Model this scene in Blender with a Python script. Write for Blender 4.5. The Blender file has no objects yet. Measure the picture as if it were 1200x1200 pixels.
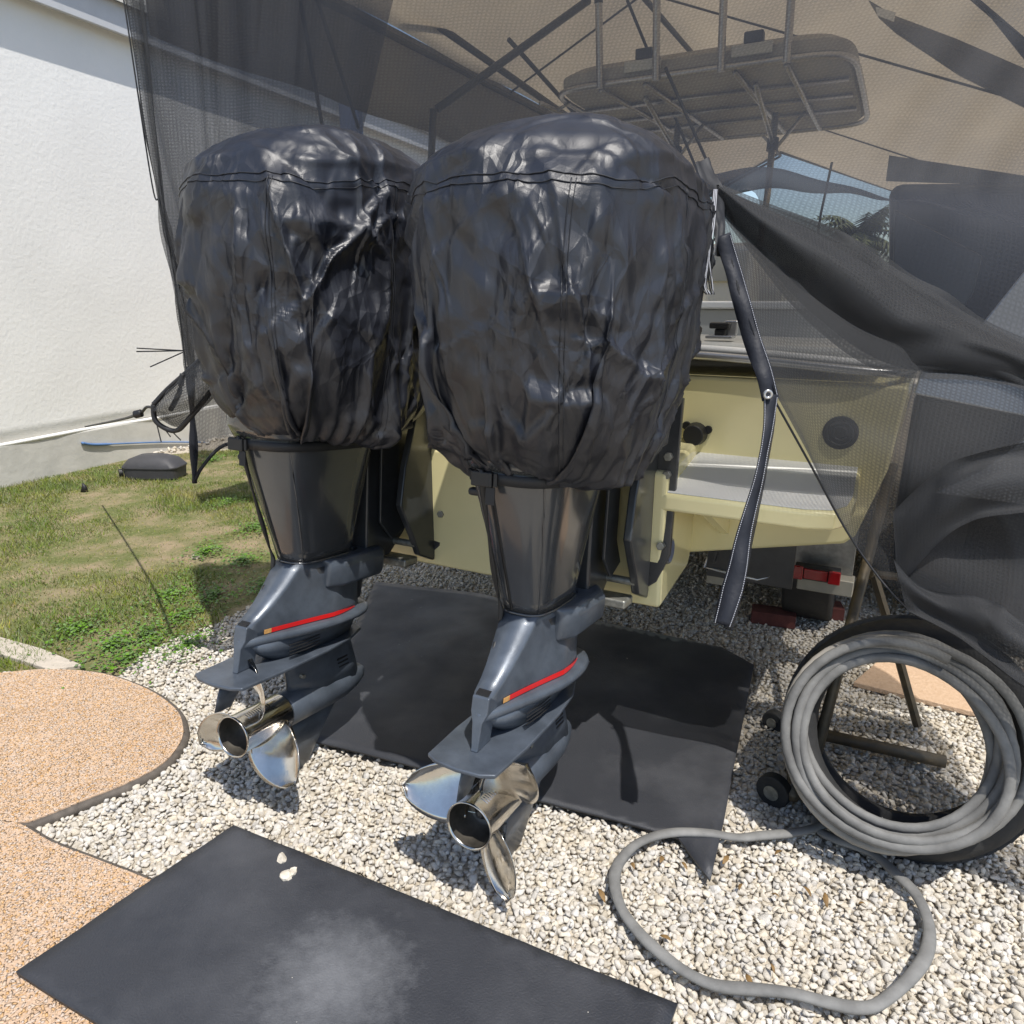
import bpy, math, random, time
import numpy as np
from mathutils import Vector, Matrix
PI = math.pi
R_ = math.radians
sc = bpy.context.scene
C = sc.collection
random.seed(4); np.random.seed(4)

# ------------------------------------------------------------------ camera
CAM = np.array([0.0, 0.0, 1.5]); PITCH = R_(16.4); FPX = 850.0
cam = bpy.data.cameras.new('camera'); camo = bpy.data.objects.new('camera', cam); C.objects.link(camo)
camo.location = CAM; camo.rotation_euler = (PI/2-PITCH, 0, 0)
cam.sensor_width = 36; cam.lens = FPX/1200*36; cam.clip_start = .02; cam.clip_end = 600
sc.camera = camo
# ------------------------------------------------------------------ sky, sun, exposure
SUN_EL = R_(65.5); SH = Vector((.438, -.899))          # horizontal direction towards the sun
w = bpy.data.worlds.new('World'); sc.world = w; w.use_nodes = True
nt = w.node_tree; sky = nt.nodes.new('ShaderNodeTexSky'); sky.sky_type = 'NISHITA'; sky.sun_disc = False
sky.sun_elevation = SUN_EL; sky.sun_rotation = math.atan2(SH.x, SH.y)
sky.air_density = 1.0; sky.dust_density = 1.0
nt.links.new(sky.outputs[0], nt.nodes['Background'].inputs[0]); nt.nodes['Background'].inputs[1].default_value = .135
sl = bpy.data.lights.new('sun', 'SUN'); sl.energy = 4.0; sl.angle = R_(.55); sl.color = (1, .955, .89)
so = bpy.data.objects.new('sun', sl); C.objects.link(so)
sd = Vector((SH.x*math.cos(SUN_EL), SH.y*math.cos(SUN_EL), math.sin(SUN_EL)))
so.rotation_euler = sd.to_track_quat('Z', 'Y').to_euler()
sc.view_settings.view_transform = 'Standard'; sc.view_settings.look = 'None'
sc.view_settings.exposure = 0.35; sc.view_settings.gamma = 1; sc.view_settings.use_curve_mapping = False
sc.cycles.use_denoising = True; sc.cycles.transparent_max_bounces = 24
sc.cycles.max_bounces = 8; sc.cycles.caustics_reflective = False; sc.cycles.caustics_refractive = False

# ------------------------------------------------------------------ measuring helpers (photo pixel -> place)
cp, sp = math.cos(PITCH), math.sin(PITCH)
def ray(px, py):
    x, v = px-600.0, 600.0-py
    return np.array([x, v*sp+FPX*cp, v*cp-FPX*sp])
def gz(px, py, z=0.0):
    d = ray(px, py); return tuple(CAM+d*((z-CAM[2])/d[2]))
def at(px, py, Y):
    d = ray(px, py); return tuple(CAM+d*(Y/d[1]))
HD = R_(27.4); FW = np.array([math.sin(HD), math.cos(HD)]); RT = np.array([math.cos(HD), -math.sin(HD)])
OB = np.array([.073, 1.794])
def fy(px, py, y):     # boat coordinates of the point of a ray on the cross plane y
    d = ray(px, py); n = np.array([FW[0], FW[1], 0]); o = np.array([*OB, 0])+n*y
    t = ((o-CAM)@n)/(d@n); p = CAM+d*t; q = p[:2]-OB
    return (float(q@RT), float(q@FW), float(p[2]))
def fx(px, py, x):
    d = ray(px, py); n = np.array([RT[0], RT[1], 0]); o = np.array([*OB, 0])+n*x
    t = ((o-CAM)@n)/(d@n); p = CAM+d*t; q = p[:2]-OB
    return (float(q@RT), float(q@FW), float(p[2]))
def bw(p):             # boat -> world
    q = OB+RT*p[0]+FW*p[1]; return (q[0], q[1], p[2])
def project(P):
    P = np.asarray(P, float)-CAM
    d = P[..., 1]*cp-P[..., 2]*sp; v = P[..., 1]*sp+P[..., 2]*cp
    return 600+FPX*P[..., 0]/d, 600-FPX*v/d, d

# ------------------------------------------------------------------ mesh helpers
def link(o, parent=None):
    C.objects.link(o)
    if parent is not None: o.parent = parent
    return o
def mesh_obj(name, V, F, mat=None, parent=None, smooth=False, bevel=0, seg=2, angle=35, sub=0, solid=0, uv=None):
    me = bpy.data.meshes.new(name)
    V = [tuple(map(float, v)) for v in V]
    me.from_pydata(V, [], [tuple(int(i) for i in f) for f in F]); me.update()
    if uv is not None:
        l = me.uv_layers.new(name='uv'); vi = np.zeros(len(me.loops), int); me.loops.foreach_get('vertex_index', vi)
        l.data.foreach_set('uv', np.asarray(uv, float)[vi].ravel())
    if mat: me.materials.append(mat)
    if smooth: me.shade_smooth()
    o = bpy.data.objects.new(name, me); link(o, parent)
    if solid:
        m = o.modifiers.new('solid', 'SOLIDIFY'); m.thickness = solid; m.offset = 0
    if bevel:
        m = o.modifiers.new('bevel', 'BEVEL'); m.width = bevel; m.segments = seg; m.limit_method = 'ANGLE'; m.angle_limit = R_(angle)
        me.shade_smooth()
        m.harden_normals = True
    if sub:
        m = o.modifiers.new('sub', 'SUBSURF'); m.levels = sub; m.render_levels = sub
    return o
class MB:
    def __init__(s): s.V = []; s.F = []
    def add(s, V, F):
        n = len(s.V); s.V += [tuple(v) for v in V]; s.F += [tuple(i+n for i in f) for f in F]; return s
    def box(s, a, b):
        x0, y0, z0 = a; x1, y1, z1 = b
        return s.add([(x0,y0,z0),(x1,y0,z0),(x1,y1,z0),(x0,y1,z0),(x0,y0,z1),(x1,y0,z1),(x1,y1,z1),(x0,y1,z1)],
                     [(0,3,2,1),(4,5,6,7),(0,1,5,4),(1,2,6,5),(2,3,7,6),(3,0,4,7)])
    def tube(s, P, r, n=10, closed=False, flat=1.0, up=(0,0,1)):
        P = [Vector(p) for p in P]; m = len(P); rings = []
        rr = r if hasattr(r, '__len__') else [r]*m
        for i in range(m):
            a = P[(i-1) % m] if (closed or i) else P[i]; b = P[(i+1) % m] if (closed or i < m-1) else P[i]
            t = (b-a).normalized(); u = Vector(up)
            if abs(t.dot(u)) > .95: u = Vector((1,0,0)) if abs(t.x) < .9 else Vector((0,1,0))
            sd_ = t.cross(u).normalized(); nn = sd_.cross(t).normalized()
            rings.append([P[i]+sd_*math.cos(2*PI*k/n)*rr[i]+nn*math.sin(2*PI*k/n)*rr[i]*flat for k in range(n)])
        return s.loft(rings, caps=not closed, closed=closed)
    def loft(s, rings, caps=True, closed=False):
        n = len(rings[0]); V = [v for r in rings for v in r]; F = []; m = len(rings)
        for i in range(m if closed else m-1):
            for k in range(n):
                a, b = i*n, ((i+1) % m)*n; k2 = (k+1) % n
                F.append((a+k, a+k2, b+k2, b+k))
        if caps: F.append(tuple(range(n-1, -1, -1))); F.append(tuple(range((m-1)*n, m*n)))
        return s.add(V, F)
    def prism(s, poly, h0, h1, axis='z'):
        f = {'z': lambda p, h: (p[0], p[1], h), 'x': lambda p, h: (h, p[0], p[1]), 'y': lambda p, h: (p[0], h, p[1])}[axis]
        n = len(poly); V = [f(p, h0) for p in poly]+[f(p, h1) for p in poly]
        F = [tuple(range(n-1, -1, -1)), tuple(range(n, 2*n))]+[(i, (i+1) % n, n+(i+1) % n, n+i) for i in range(n)]
        return s.add(V, F)
    def cyl(s, a, b, r, n=20, r2=None):
        a, b = Vector(a), Vector(b); t = (b-a).normalized(); u = Vector((0,0,1)) if abs(t.z) < .9 else Vector((1,0,0))
        e = t.cross(u).normalized(); f = e.cross(t); r2 = r if r2 is None else r2
        return s.loft([[p+(e*math.cos(2*PI*k/n)+f*math.sin(2*PI*k/n))*q for k in range(n)] for p, q in ((a, r), (b, r2))])
    def lathe_y(s, prof, n=28, c=(0,0), caps=True):   # profile of (y, r) round the y axis
        return s.loft([[(c[0]+r*math.cos(2*PI*k/n), y, c[1]+r*math.sin(2*PI*k/n)) for k in range(n)] for y, r in prof], caps=caps)
    def build(s, name, mat=None, parent=None, **k):
        import bmesh
        o = mesh_obj(name, s.V, s.F, mat, parent, **k)
        bm = bmesh.new(); bm.from_mesh(o.data); bmesh.ops.recalc_face_normals(bm, faces=bm.faces); bm.to_mesh(o.data); bm.free()
        return o
def tag(o, label=None, cat=None, group=None, kind=None):
    if label: o['label'] = label
    if cat: o['category'] = cat
    if group: o['group'] = group
    if kind: o['kind'] = kind
    return o
def empty(name, loc, rz=0, label=None, cat=None, group=None):
    o = bpy.data.objects.new(name, None); C.objects.link(o); o.location = loc; o.rotation_euler = (0, 0, rz); o.empty_display_size = .1
    return tag(o, label, cat, group)
def copy_tree(o, parent=None):
    c = o.copy(); C.objects.link(c)
    if parent is not None: c.parent = parent
    for ch in list(o.children): copy_tree(ch, c)
    return c
def smooth_path(P, k=6, closed=False):
    P = [np.array(p, float) for p in P]; n = len(P); out = []
    for i in range(n if closed else n-1):
        if closed: a, b, c, d = P[(i-1) % n], P[i], P[(i+1) % n], P[(i+2) % n]
        else: a, b, c, d = P[max(i-1, 0)], P[i], P[i+1], P[min(i+2, n-1)]
        for j in range(k):
            t = j/k; out.append(tuple(.5*((2*b)+(-a+c)*t+(2*a-5*b+4*c-d)*t*t+(-a+3*b-3*c+d)*t**3)))
    if not closed: out.append(tuple(P[-1]))
    return out
def inside(poly, X, Y):
    res = np.zeros(len(X), bool); n = len(poly); j = n-1
    for i in range(n):
        xi, yi = poly[i][:2]; xj, yj = poly[j][:2]
        with np.errstate(divide='ignore', invalid='ignore'):
            c = ((yi > Y) != (yj > Y)) & (X < (xj-xi)*(Y-yi)/(yj-yi+1e-12)+xi)
        res ^= c; j = i
    return res
# ------------------------------------------------------------------ materials
def N(nt, t, **k):
    n = nt.nodes.new(t)
    for a, b in k.items():
        if hasattr(n, a): setattr(n, a, b)
        else: n.inputs[a].default_value = b
    return n
def mat(name, col, rough=.5, metal=0.0, var=.12, vscale=8.0, bump=0.0, bscale=60.0, coat=0.0, spec=.5, island=0.0, col2=None, thresh=None, detail=4.0, rvar=0.0, sheen=0.0):
    m = bpy.data.materials.new(name); m.use_nodes = True; nt = m.node_tree; L = nt.links
    b = nt.nodes['Principled BSDF']; b.inputs['Roughness'].default_value = rough; b.inputs['Metallic'].default_value = metal
    b.inputs['Coat Weight'].default_value = coat; b.inputs['Coat Roughness'].default_value = .08; b.inputs['Specular IOR Level'].default_value = spec
    if sheen: b.inputs['Sheen Weight'].default_value = sheen
    tc = N(nt, 'ShaderNodeTexCoord')
    nz = N(nt, 'ShaderNodeTexNoise'); nz.inputs['Scale'].default_value = vscale; nz.inputs['Detail'].default_value = detail; nz.inputs['Roughness'].default_value = .6
    L.new(tc.outputs['Object'], nz.inputs['Vector'])
    r = nt.nodes.new('ShaderNodeValToRGB'); c2 = col2 if col2 else tuple(min(1, c*(1+var)) for c in col); c1 = tuple(c*(1-var) for c in col) if not col2 else col
    lo, hi = thresh if thresh else (.3, .7)
    r.color_ramp.elements[0].position = lo; r.color_ramp.elements[0].color = (*c1, 1)
    r.color_ramp.elements[1].position = hi; r.color_ramp.elements[1].color = (*c2, 1)
    L.new(nz.outputs['Fac'], r.inputs[0]); src = r.outputs[0]
    if island:
        g = N(nt, 'ShaderNodeNewGeometry'); h = N(nt, 'ShaderNodeHueSaturation')
        mr = N(nt, 'ShaderNodeMapRange'); mr.inputs['To Min'].default_value = 1-island; mr.inputs['To Max'].default_value = 1+island
        L.new(g.outputs['Random Per Island'], mr.inputs['Value']); L.new(mr.outputs[0], h.inputs['Value'])
        mr2 = N(nt, 'ShaderNodeMath', operation='MULTIPLY_ADD'); L.new(g.outputs['Random Per Island'], mr2.inputs[0]); mr2.inputs[1].default_value = 7.3; 
        fr = N(nt, 'ShaderNodeMath', operation='FRACT'); L.new(mr2.outputs[0], fr.inputs[0])
        mr3 = N(nt, 'ShaderNodeMapRange'); mr3.inputs['To Min'].default_value = .6; mr3.inputs['To Max'].default_value = 1.5
        L.new(fr.outputs[0], mr3.inputs['Value']); L.new(mr3.outputs[0], h.inputs['Saturation'])
        L.new(src, h.inputs['Color']); src = h.outputs[0]
    L.new(src, b.inputs['Base Color'])
    if rvar:
        n3 = N(nt, 'ShaderNodeTexNoise'); n3.inputs['Scale'].default_value = vscale*2.3; n3.inputs['Detail'].default_value = 6; L.new(tc.outputs['Object'], n3.inputs['Vector'])
        mr = N(nt, 'ShaderNodeMapRange'); mr.inputs['From Min'].default_value = .3; mr.inputs['From Max'].default_value = .7; mr.inputs['To Min'].default_value = max(.02, rough-rvar); mr.inputs['To Max'].default_value = rough+rvar
        L.new(n3.outputs['Fac'], mr.inputs['Value']); L.new(mr.outputs[0], b.inputs['Roughness'])
    if bump:
        n2 = N(nt, 'ShaderNodeTexNoise'); n2.inputs['Scale'].default_value = bscale; n2.inputs['Detail'].default_value = 5; L.new(tc.outputs['Object'], n2.inputs['Vector'])
        bp = N(nt, 'ShaderNodeBump'); bp.inputs['Strength'].default_value = 1; bp.inputs['Distance'].default_value = bump
        L.new(n2.outputs['Fac'], bp.inputs['Height']); L.new(bp.outputs[0], b.inputs['Normal'])
    m['bsdf'] = b.name
    return m
def net_mat(name, op, col, period=.006, weave=.3, blotch=.25):
    m = bpy.data.materials.new(name); m.use_nodes = True; nt = m.node_tree; L = nt.links
    b = nt.nodes['Principled BSDF']; b.inputs['Roughness'].default_value = .75; b.inputs['Base Color'].default_value = (*col, 1)
    out = nt.nodes['Material Output']
    tr = N(nt, 'ShaderNodeBsdfTransparent'); mx = N(nt, 'ShaderNodeMixShader')
    uv = N(nt, 'ShaderNodeUVMap'); uv.uv_map = 'uv'; sx = N(nt, 'ShaderNodeSeparateXYZ'); L.new(uv.outputs[0], sx.inputs[0])
    acc = None
    for i in (0, 1):
        a = N(nt, 'ShaderNodeMath', operation='MULTIPLY'); L.new(sx.outputs[i], a.inputs[0]); a.inputs[1].default_value = 2*PI/(period if i else period*1.35)
        s = N(nt, 'ShaderNodeMath', operation='SINE'); L.new(a.outputs[0], s.inputs[0])
        if acc is None: acc = s
        else:
            q = N(nt, 'ShaderNodeMath', operation='MAXIMUM'); L.new(acc.outputs[0], q.inputs[0]); L.new(s.outputs[0], q.inputs[1]); acc = q
    nz = N(nt, 'ShaderNodeTexNoise'); nz.inputs['Scale'].default_value = 3.0; nz.inputs['Detail'].default_value = 5; L.new(uv.outputs[0], nz.inputs['Vector'])
    n2 = N(nt, 'ShaderNodeTexNoise'); n2.inputs['Scale'].default_value = 160.0; n2.inputs['Detail'].default_value = 2; L.new(uv.outputs[0], n2.inputs['Vector'])
    f1 = N(nt, 'ShaderNodeMath', operation='MULTIPLY_ADD'); L.new(acc.outputs[0], f1.inputs[0]); f1.inputs[1].default_value = weave*.5; f1.inputs[2].default_value = op-weave*.18
    f2 = N(nt, 'ShaderNodeMath', operation='MULTIPLY_ADD'); L.new(nz.outputs['Fac'], f2.inputs[0]); f2.inputs[1].default_value = blotch; L.new(f1.outputs[0], f2.inputs[2])
    f3 = N(nt, 'ShaderNodeMath', operation='MULTIPLY_ADD'); L.new(n2.outputs['Fac'], f3.inputs[0]); f3.inputs[1].default_value = .25; L.new(f2.outputs[0], f3.inputs[2])
    f4 = N(nt, 'ShaderNodeMath', operation='SUBTRACT', use_clamp=True); L.new(f3.outputs[0], f4.inputs[0]); f4.inputs[1].default_value = blotch*.5+.125
    # cloth seen edge-on closes up
    lw = N(nt, 'ShaderNodeLayerWeight'); lw.inputs['Blend'].default_value = .25
    f5 = N(nt, 'ShaderNodeMath', operation='MULTIPLY_ADD', use_clamp=True); L.new(lw.outputs['Facing'], f5.inputs[0]); f5.inputs[1].default_value = .30; L.new(f4.outputs[0], f5.inputs[2])
    L.new(f5.outputs[0], mx.inputs['Fac']); L.new(tr.outputs[0], mx.inputs[1]); L.new(b.outputs[0], mx.inputs[2]); L.new(mx.outputs[0], out.inputs['Surface'])
    return m
M = {}
M['gravel_base'] = mat('gravel_base', (.46,.41,.33), .95, var=.3, vscale=60, bump=.01, bscale=90)
M['stone'] = mat('limestone_gravel', (.48,.44,.375), .95, vscale=70, island=.15, bump=.002, bscale=260, col2=(.64,.60,.53))
M['soil'] = mat('lawn_soil', (.11,.125,.035), .95, vscale=4, col2=(.27,.21,.13), bump=.008, bscale=60, thresh=(.40,.66), detail=8)
M['grass'] = mat('grass_blades', (.13,.185,.035), .6, vscale=2.6, col2=(.31,.28,.11), island=.3, thresh=(.47,.72), detail=6)
M['thatch'] = mat('dry_thatch', (.36,.29,.16), .8, vscale=9, var=.3, island=.3)
M['clover'] = mat('clover_leaves', (.10,.19,.03), .55, vscale=6, var=.3, island=.3)
M['stucco'] = mat('white_stucco', (.80,.795,.77), .9, var=.045, vscale=.8, bump=.003, bscale=30, detail=8)
M['footing'] = mat('footing', (.55,.54,.50), .9, var=.10, vscale=4, bump=.004, bscale=14, detail=8)
M['eave'] = mat('eave_paint', (.50,.51,.53), .7, var=.04)
M['tan'] = mat('tan_rubber_mulch', (.53,.38,.255), .95, vscale=9, col2=(.60,.445,.31), island=.05, bump=.002, bscale=160)
M['tan_base'] = mat('tan_mat_core', (.48,.33,.215), .95, vscale=60, col2=(.58,.42,.29), bump=.004, bscale=120)
M['pad_edge'] = mat('pad_edging', (.10,.085,.07), .8, var=.3, vscale=30)
M['concrete'] = mat('concrete_edging', (.46,.41,.34), .9, var=.12, vscale=30, bump=.003, bscale=120)
M['rubber_mat'] = mat('black_rubber_mat', (.030,.032,.038), .50, vscale=2.2, col2=(.088,.090,.098), thresh=(.48,.80), bump=.0012, bscale=260, rvar=.10, detail=9)
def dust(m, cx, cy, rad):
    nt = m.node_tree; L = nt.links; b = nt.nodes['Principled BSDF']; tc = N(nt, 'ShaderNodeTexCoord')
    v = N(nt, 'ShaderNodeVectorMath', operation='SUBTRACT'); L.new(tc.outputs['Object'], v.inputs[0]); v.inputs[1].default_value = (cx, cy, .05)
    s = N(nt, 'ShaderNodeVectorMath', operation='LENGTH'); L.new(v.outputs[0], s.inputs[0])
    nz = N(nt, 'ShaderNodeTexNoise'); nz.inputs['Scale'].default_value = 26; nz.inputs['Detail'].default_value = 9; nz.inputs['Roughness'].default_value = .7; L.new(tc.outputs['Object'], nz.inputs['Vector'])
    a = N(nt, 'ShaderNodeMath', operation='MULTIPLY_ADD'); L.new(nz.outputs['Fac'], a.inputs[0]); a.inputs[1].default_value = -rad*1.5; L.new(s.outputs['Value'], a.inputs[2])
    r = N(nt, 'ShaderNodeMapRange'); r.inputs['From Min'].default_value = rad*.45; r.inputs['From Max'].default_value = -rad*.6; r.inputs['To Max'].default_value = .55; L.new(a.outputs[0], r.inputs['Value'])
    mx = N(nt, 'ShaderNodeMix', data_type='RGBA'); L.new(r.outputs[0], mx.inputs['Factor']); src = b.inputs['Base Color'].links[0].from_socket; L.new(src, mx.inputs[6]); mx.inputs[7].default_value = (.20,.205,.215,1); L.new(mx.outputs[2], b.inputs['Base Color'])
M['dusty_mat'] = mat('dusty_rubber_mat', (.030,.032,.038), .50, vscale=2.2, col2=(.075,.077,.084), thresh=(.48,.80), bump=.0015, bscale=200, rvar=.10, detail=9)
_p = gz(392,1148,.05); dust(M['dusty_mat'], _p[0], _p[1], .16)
M['nylon'] = mat('black_nylon', (.0135,.0155,.0225), .44, var=.3, vscale=5, bump=.0004, bscale=500, rvar=.05, spec=.65)
def crinkle(m, amp=.0035):
    nt = m.node_tree; L = nt.links; b = nt.nodes['Principled BSDF']; tc = N(nt, 'ShaderNodeTexCoord')
    wp = N(nt, 'ShaderNodeTexNoise'); wp.inputs['Scale'].default_value = 5; L.new(tc.outputs['Object'], wp.inputs['Vector'])
    va = N(nt, 'ShaderNodeVectorMath', operation='MULTIPLY_ADD'); L.new(wp.outputs['Color'], va.inputs[0]); va.inputs[1].default_value = (.07,.07,.07); L.new(tc.outputs['Object'], va.inputs[2])
    hs = []
    for sc_, k, rot in ((4.2, 1.0, (0,0,0)), (8.5, .5, (.7,.3,1.1)), (19.0, .22, (1.3,.2,.4))):
        mp = N(nt, 'ShaderNodeMapping'); mp.inputs['Rotation'].default_value = rot; mp.inputs['Scale'].default_value = (1, 1, .62); L.new(va.outputs[0], mp.inputs['Vector'])
        v = N(nt, 'ShaderNodeTexVoronoi'); v.feature = 'DISTANCE_TO_EDGE'; v.inputs['Scale'].default_value = sc_; L.new(mp.outputs[0], v.inputs['Vector'])
        s = N(nt, 'ShaderNodeMapRange'); s.inputs['From Min'].default_value = 0; s.inputs['From Max'].default_value = .5; s.inputs['To Min'].default_value = 1; s.inputs['To Max'].default_value = 0; L.new(v.outputs['Distance'], s.inputs['Value'])
        p = N(nt, 'ShaderNodeMath', operation='POWER'); L.new(s.outputs[0], p.inputs[0]); p.inputs[1].default_value = 1.12
        t = N(nt, 'ShaderNodeMath', operation='MULTIPLY'); L.new(p.outputs[0], t.inputs[0]); t.inputs[1].default_value = k; hs.append(t)
    a1 = N(nt, 'ShaderNodeMath', operation='ADD'); L.new(hs[0].outputs[0], a1.inputs[0]); L.new(hs[1].outputs[0], a1.inputs[1])
    a2 = N(nt, 'ShaderNodeMath', operation='ADD'); L.new(a1.outputs[0], a2.inputs[0]); L.new(hs[2].outputs[0], a2.inputs[1])
    msk = N(nt, 'ShaderNodeTexNoise'); msk.inputs['Scale'].default_value = 3.2; L.new(tc.outputs['Object'], msk.inputs['Vector'])
    mr = N(nt, 'ShaderNodeMapRange'); mr.inputs['From Min'].default_value = .35; mr.inputs['From Max'].default_value = .65; L.new(msk.outputs['Fac'], mr.inputs['Value'])
    m3 = N(nt, 'ShaderNodeMath', operation='MULTIPLY'); L.new(a2.outputs[0], m3.inputs[0]); L.new(mr.outputs[0], m3.inputs[1])
    bp = N(nt, 'ShaderNodeBump'); bp.inputs['Distance'].default_value = amp; L.new(m3.outputs[0], bp.inputs['Height'])
    old = [l.from_socket for l in nt.links if l.to_socket == b.inputs['Normal']]
    if old: L.new(old[0], bp.inputs['Normal'])
    L.new(bp.outputs[0], b.inputs['Normal'])
crinkle(M['nylon'], .026)
M['thread'] = mat('thread', (.018,.020,.026), .5)
M['webbing'] = mat('black_webbing', (.012,.013,.016), .6, bump=.0006, bscale=400)
M['webbing_shine'] = mat('navy_hem_tape', (.012,.014,.021), .6, bump=.0012, bscale=90, spec=.35)
M['stitch_white'] = mat('white_stitch', (.45,.46,.5), .6)
M['motor'] = mat('metallic_grey_blue_paint', (.080,.096,.120), .40, metal=.25, var=.28, vscale=11, coat=.15, rvar=.08, bump=.0003, bscale=300)
M['motor_dark'] = mat('motor_apron_paint', (.060,.064,.070), .20, metal=.2, var=.08, vscale=9, coat=.8)
M['red'] = mat('red_stripe', (.62,.015,.015), .3, var=.05, coat=.4)
M['orange'] = mat('worn_decal_end', (.55,.30,.10), .5, var=.2, vscale=90)
M['black_metal'] = mat('black_clamp_paint', (.030,.033,.037), .30, var=.2, vscale=20, coat=.2)
M['bolt'] = mat('bolt_steel', (.30,.30,.27), .45, metal=.7, var=.3, vscale=60)
M['steel'] = mat('polished_stainless', (.60,.57,.52), .16, metal=1, var=.2, vscale=9, rvar=.11, bump=.0008, bscale=24)
M['bore'] = mat('propeller_bore', (.10,.09,.075), .4, metal=.6, var=.4, vscale=20)
M['anode'] = mat('black_plastic', (.012,.012,.013), .5)
M['yellow'] = mat('pale_yellow_gelcoat', (.86,.775,.43), .22, var=.05, vscale=2.5, coat=.4)
M['white_gel'] = mat('white_nonskid', (.70,.70,.68), .55, var=.05, vscale=3, bump=.0008, bscale=240)
M['grey_gel'] = mat('grey_deck_gelcoat', (.46,.46,.43), .4, var=.05)
M['rail'] = mat('rail_trim', (.50,.50,.50), .25, metal=.7, var=.1)
M['alu'] = mat('aluminium_tube', (.42,.41,.40), .30, metal=.9, var=.1, vscale=20)
M['tread_plate'] = mat('tread_plate', (.32,.32,.31), .4, metal=.8, var=.2, vscale=50)
M['topskin'] = mat('hard_top_fabric', (.34,.32,.28), .8, var=.1, vscale=10)
M['hose'] = mat('grey_rubber_hose', (.17,.168,.16), .75, var=.35, vscale=10, bump=.0008, bscale=80)
M['hose_tan'] = mat('dusty_rubber_hose', (.30,.28,.245), .7, var=.25, vscale=8, bump=.0008, bscale=80)
M['tyre'] = mat('tyre_rubber', (.022,.022,.022), .75, var=.3, vscale=12, bump=.002, bscale=60)
M['rust'] = mat('weathered_steel_tube', (.085,.075,.058), .55, metal=.4, vscale=20, col2=(.16,.125,.08), bump=.0006, bscale=120)
M['brick'] = mat('dark_red_brick', (.10,.028,.022), .85, var=.25, vscale=20, bump=.002, bscale=90)
M['trailer'] = mat('galvanised_trailer', (.40,.38,.32), .5, metal=.4, var=.15, vscale=12)
M['lens'] = mat('red_lens', (.30,.006,.010), .2, var=.2, vscale=60, coat=.5)
M['car'] = mat('black_car_paint', (.007,.008,.009), .38, spec=.3, coat=.1, var=.1)
M['car_glass'] = mat('dark_glass', (.022,.022,.022), .25, spec=.3, var=.05)
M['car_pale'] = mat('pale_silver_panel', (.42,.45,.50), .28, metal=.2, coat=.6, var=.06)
M['bait'] = mat('weathered_black_plastic', (.045,.045,.05), .6, var=.15, vscale=14, bump=.001, bscale=60)
M['blue'] = mat('blue_cord', (.10,.20,.42), .6)
M['blue_post'] = mat('blue_grey_post', (.10,.13,.22), .6)
M['leaf'] = mat('dead_leaf', (.22,.13,.045), .7, var=.4, vscale=60)
M['palm_leaf'] = mat('palm_fronds', (.08,.085,.035), .6, var=.4, vscale=3, island=.3)
M['bark'] = mat('palm_bark', (.14,.11,.08), .9, var=.2, bump=.02, bscale=10)
M['roofpole'] = mat('canopy_pole_paint', (.055,.055,.052), .5)
M['white_paint'] = mat('white_paint', (.72,.72,.70), .5)
M['net'] = net_mat('black_mesh', .74, (.012,.013,.015), period=.0085, weave=.22)
M['net_thin'] = net_mat('black_mesh_single', .66, (.014,.015,.017), period=.0085, weave=.22, blotch=.3)
M['net_back'] = net_mat('black_mesh_curtain', .62, (.020,.024,.034), period=.0105, weave=.12, blotch=.3)
def translucent(name, col, tcol, mixf=.5):
    m = mat(name, col, .9, var=.05, vscale=1.5, bump=.001, bscale=200); nt = m.node_tree; b = nt.nodes['Principled BSDF']; out = nt.nodes['Material Output']
    t = N(nt, 'ShaderNodeBsdfTranslucent'); t.inputs[0].default_value = (*tcol, 1); mx = N(nt, 'ShaderNodeMixShader'); mx.inputs[0].default_value = mixf
    nt.links.new(b.outputs[0], mx.inputs[1]); nt.links.new(t.outputs[0], mx.inputs[2]); nt.links.new(mx.outputs[0], out.inputs['Surface']); return m
M['canvas'] = translucent('tan_canvas', (.53,.47,.385), (.84,.76,.63), .6)
M['canvas_grey'] = translucent('grey_canvas', (.28,.27,.25), (.30,.28,.25), .4)

# ------------------------------------------------------------------ cloth shapes for the motor covers
def noise3(P, scale, seed, octv=3):
    rs=np.random.RandomState(seed); T=rs.rand(32,32,32)*2-1
    out=np.zeros(len(P)); a=1.; 
    for o in range(octv):
        Q=P*scale*(2**o)+rs.rand(3)*31; I=np.floor(Q).astype(int); F=Q-I; F=F*F*(3-2*F); I%=32; J=(I+1)%32
        def t(x,y,z): return T[x,y,z]
        x0,y0,z0=I.T; x1,y1,z1=J.T; fx,fy,fz=F.T
        c=((t(x0,y0,z0)*(1-fx)+t(x1,y0,z0)*fx)*(1-fy)+(t(x0,y1,z0)*(1-fx)+t(x1,y1,z0)*fx)*fy)*(1-fz)+\
          ((t(x0,y0,z1)*(1-fx)+t(x1,y0,z1)*fx)*(1-fy)+(t(x0,y1,z1)*(1-fx)+t(x1,y1,z1)*fx)*fy)*fz
        out+=a*c; a*=.5
    return out
PROF=np.array([(.42,-.03),(.60,-.02),(.78,.035),(.92,.12),(1.01,.24),(1.03,.42),(1.0,.60),(.95,.74),(.87,.85),(.74,.93),(.5,.985),(.25,1.01),(0,1.02)])
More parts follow.
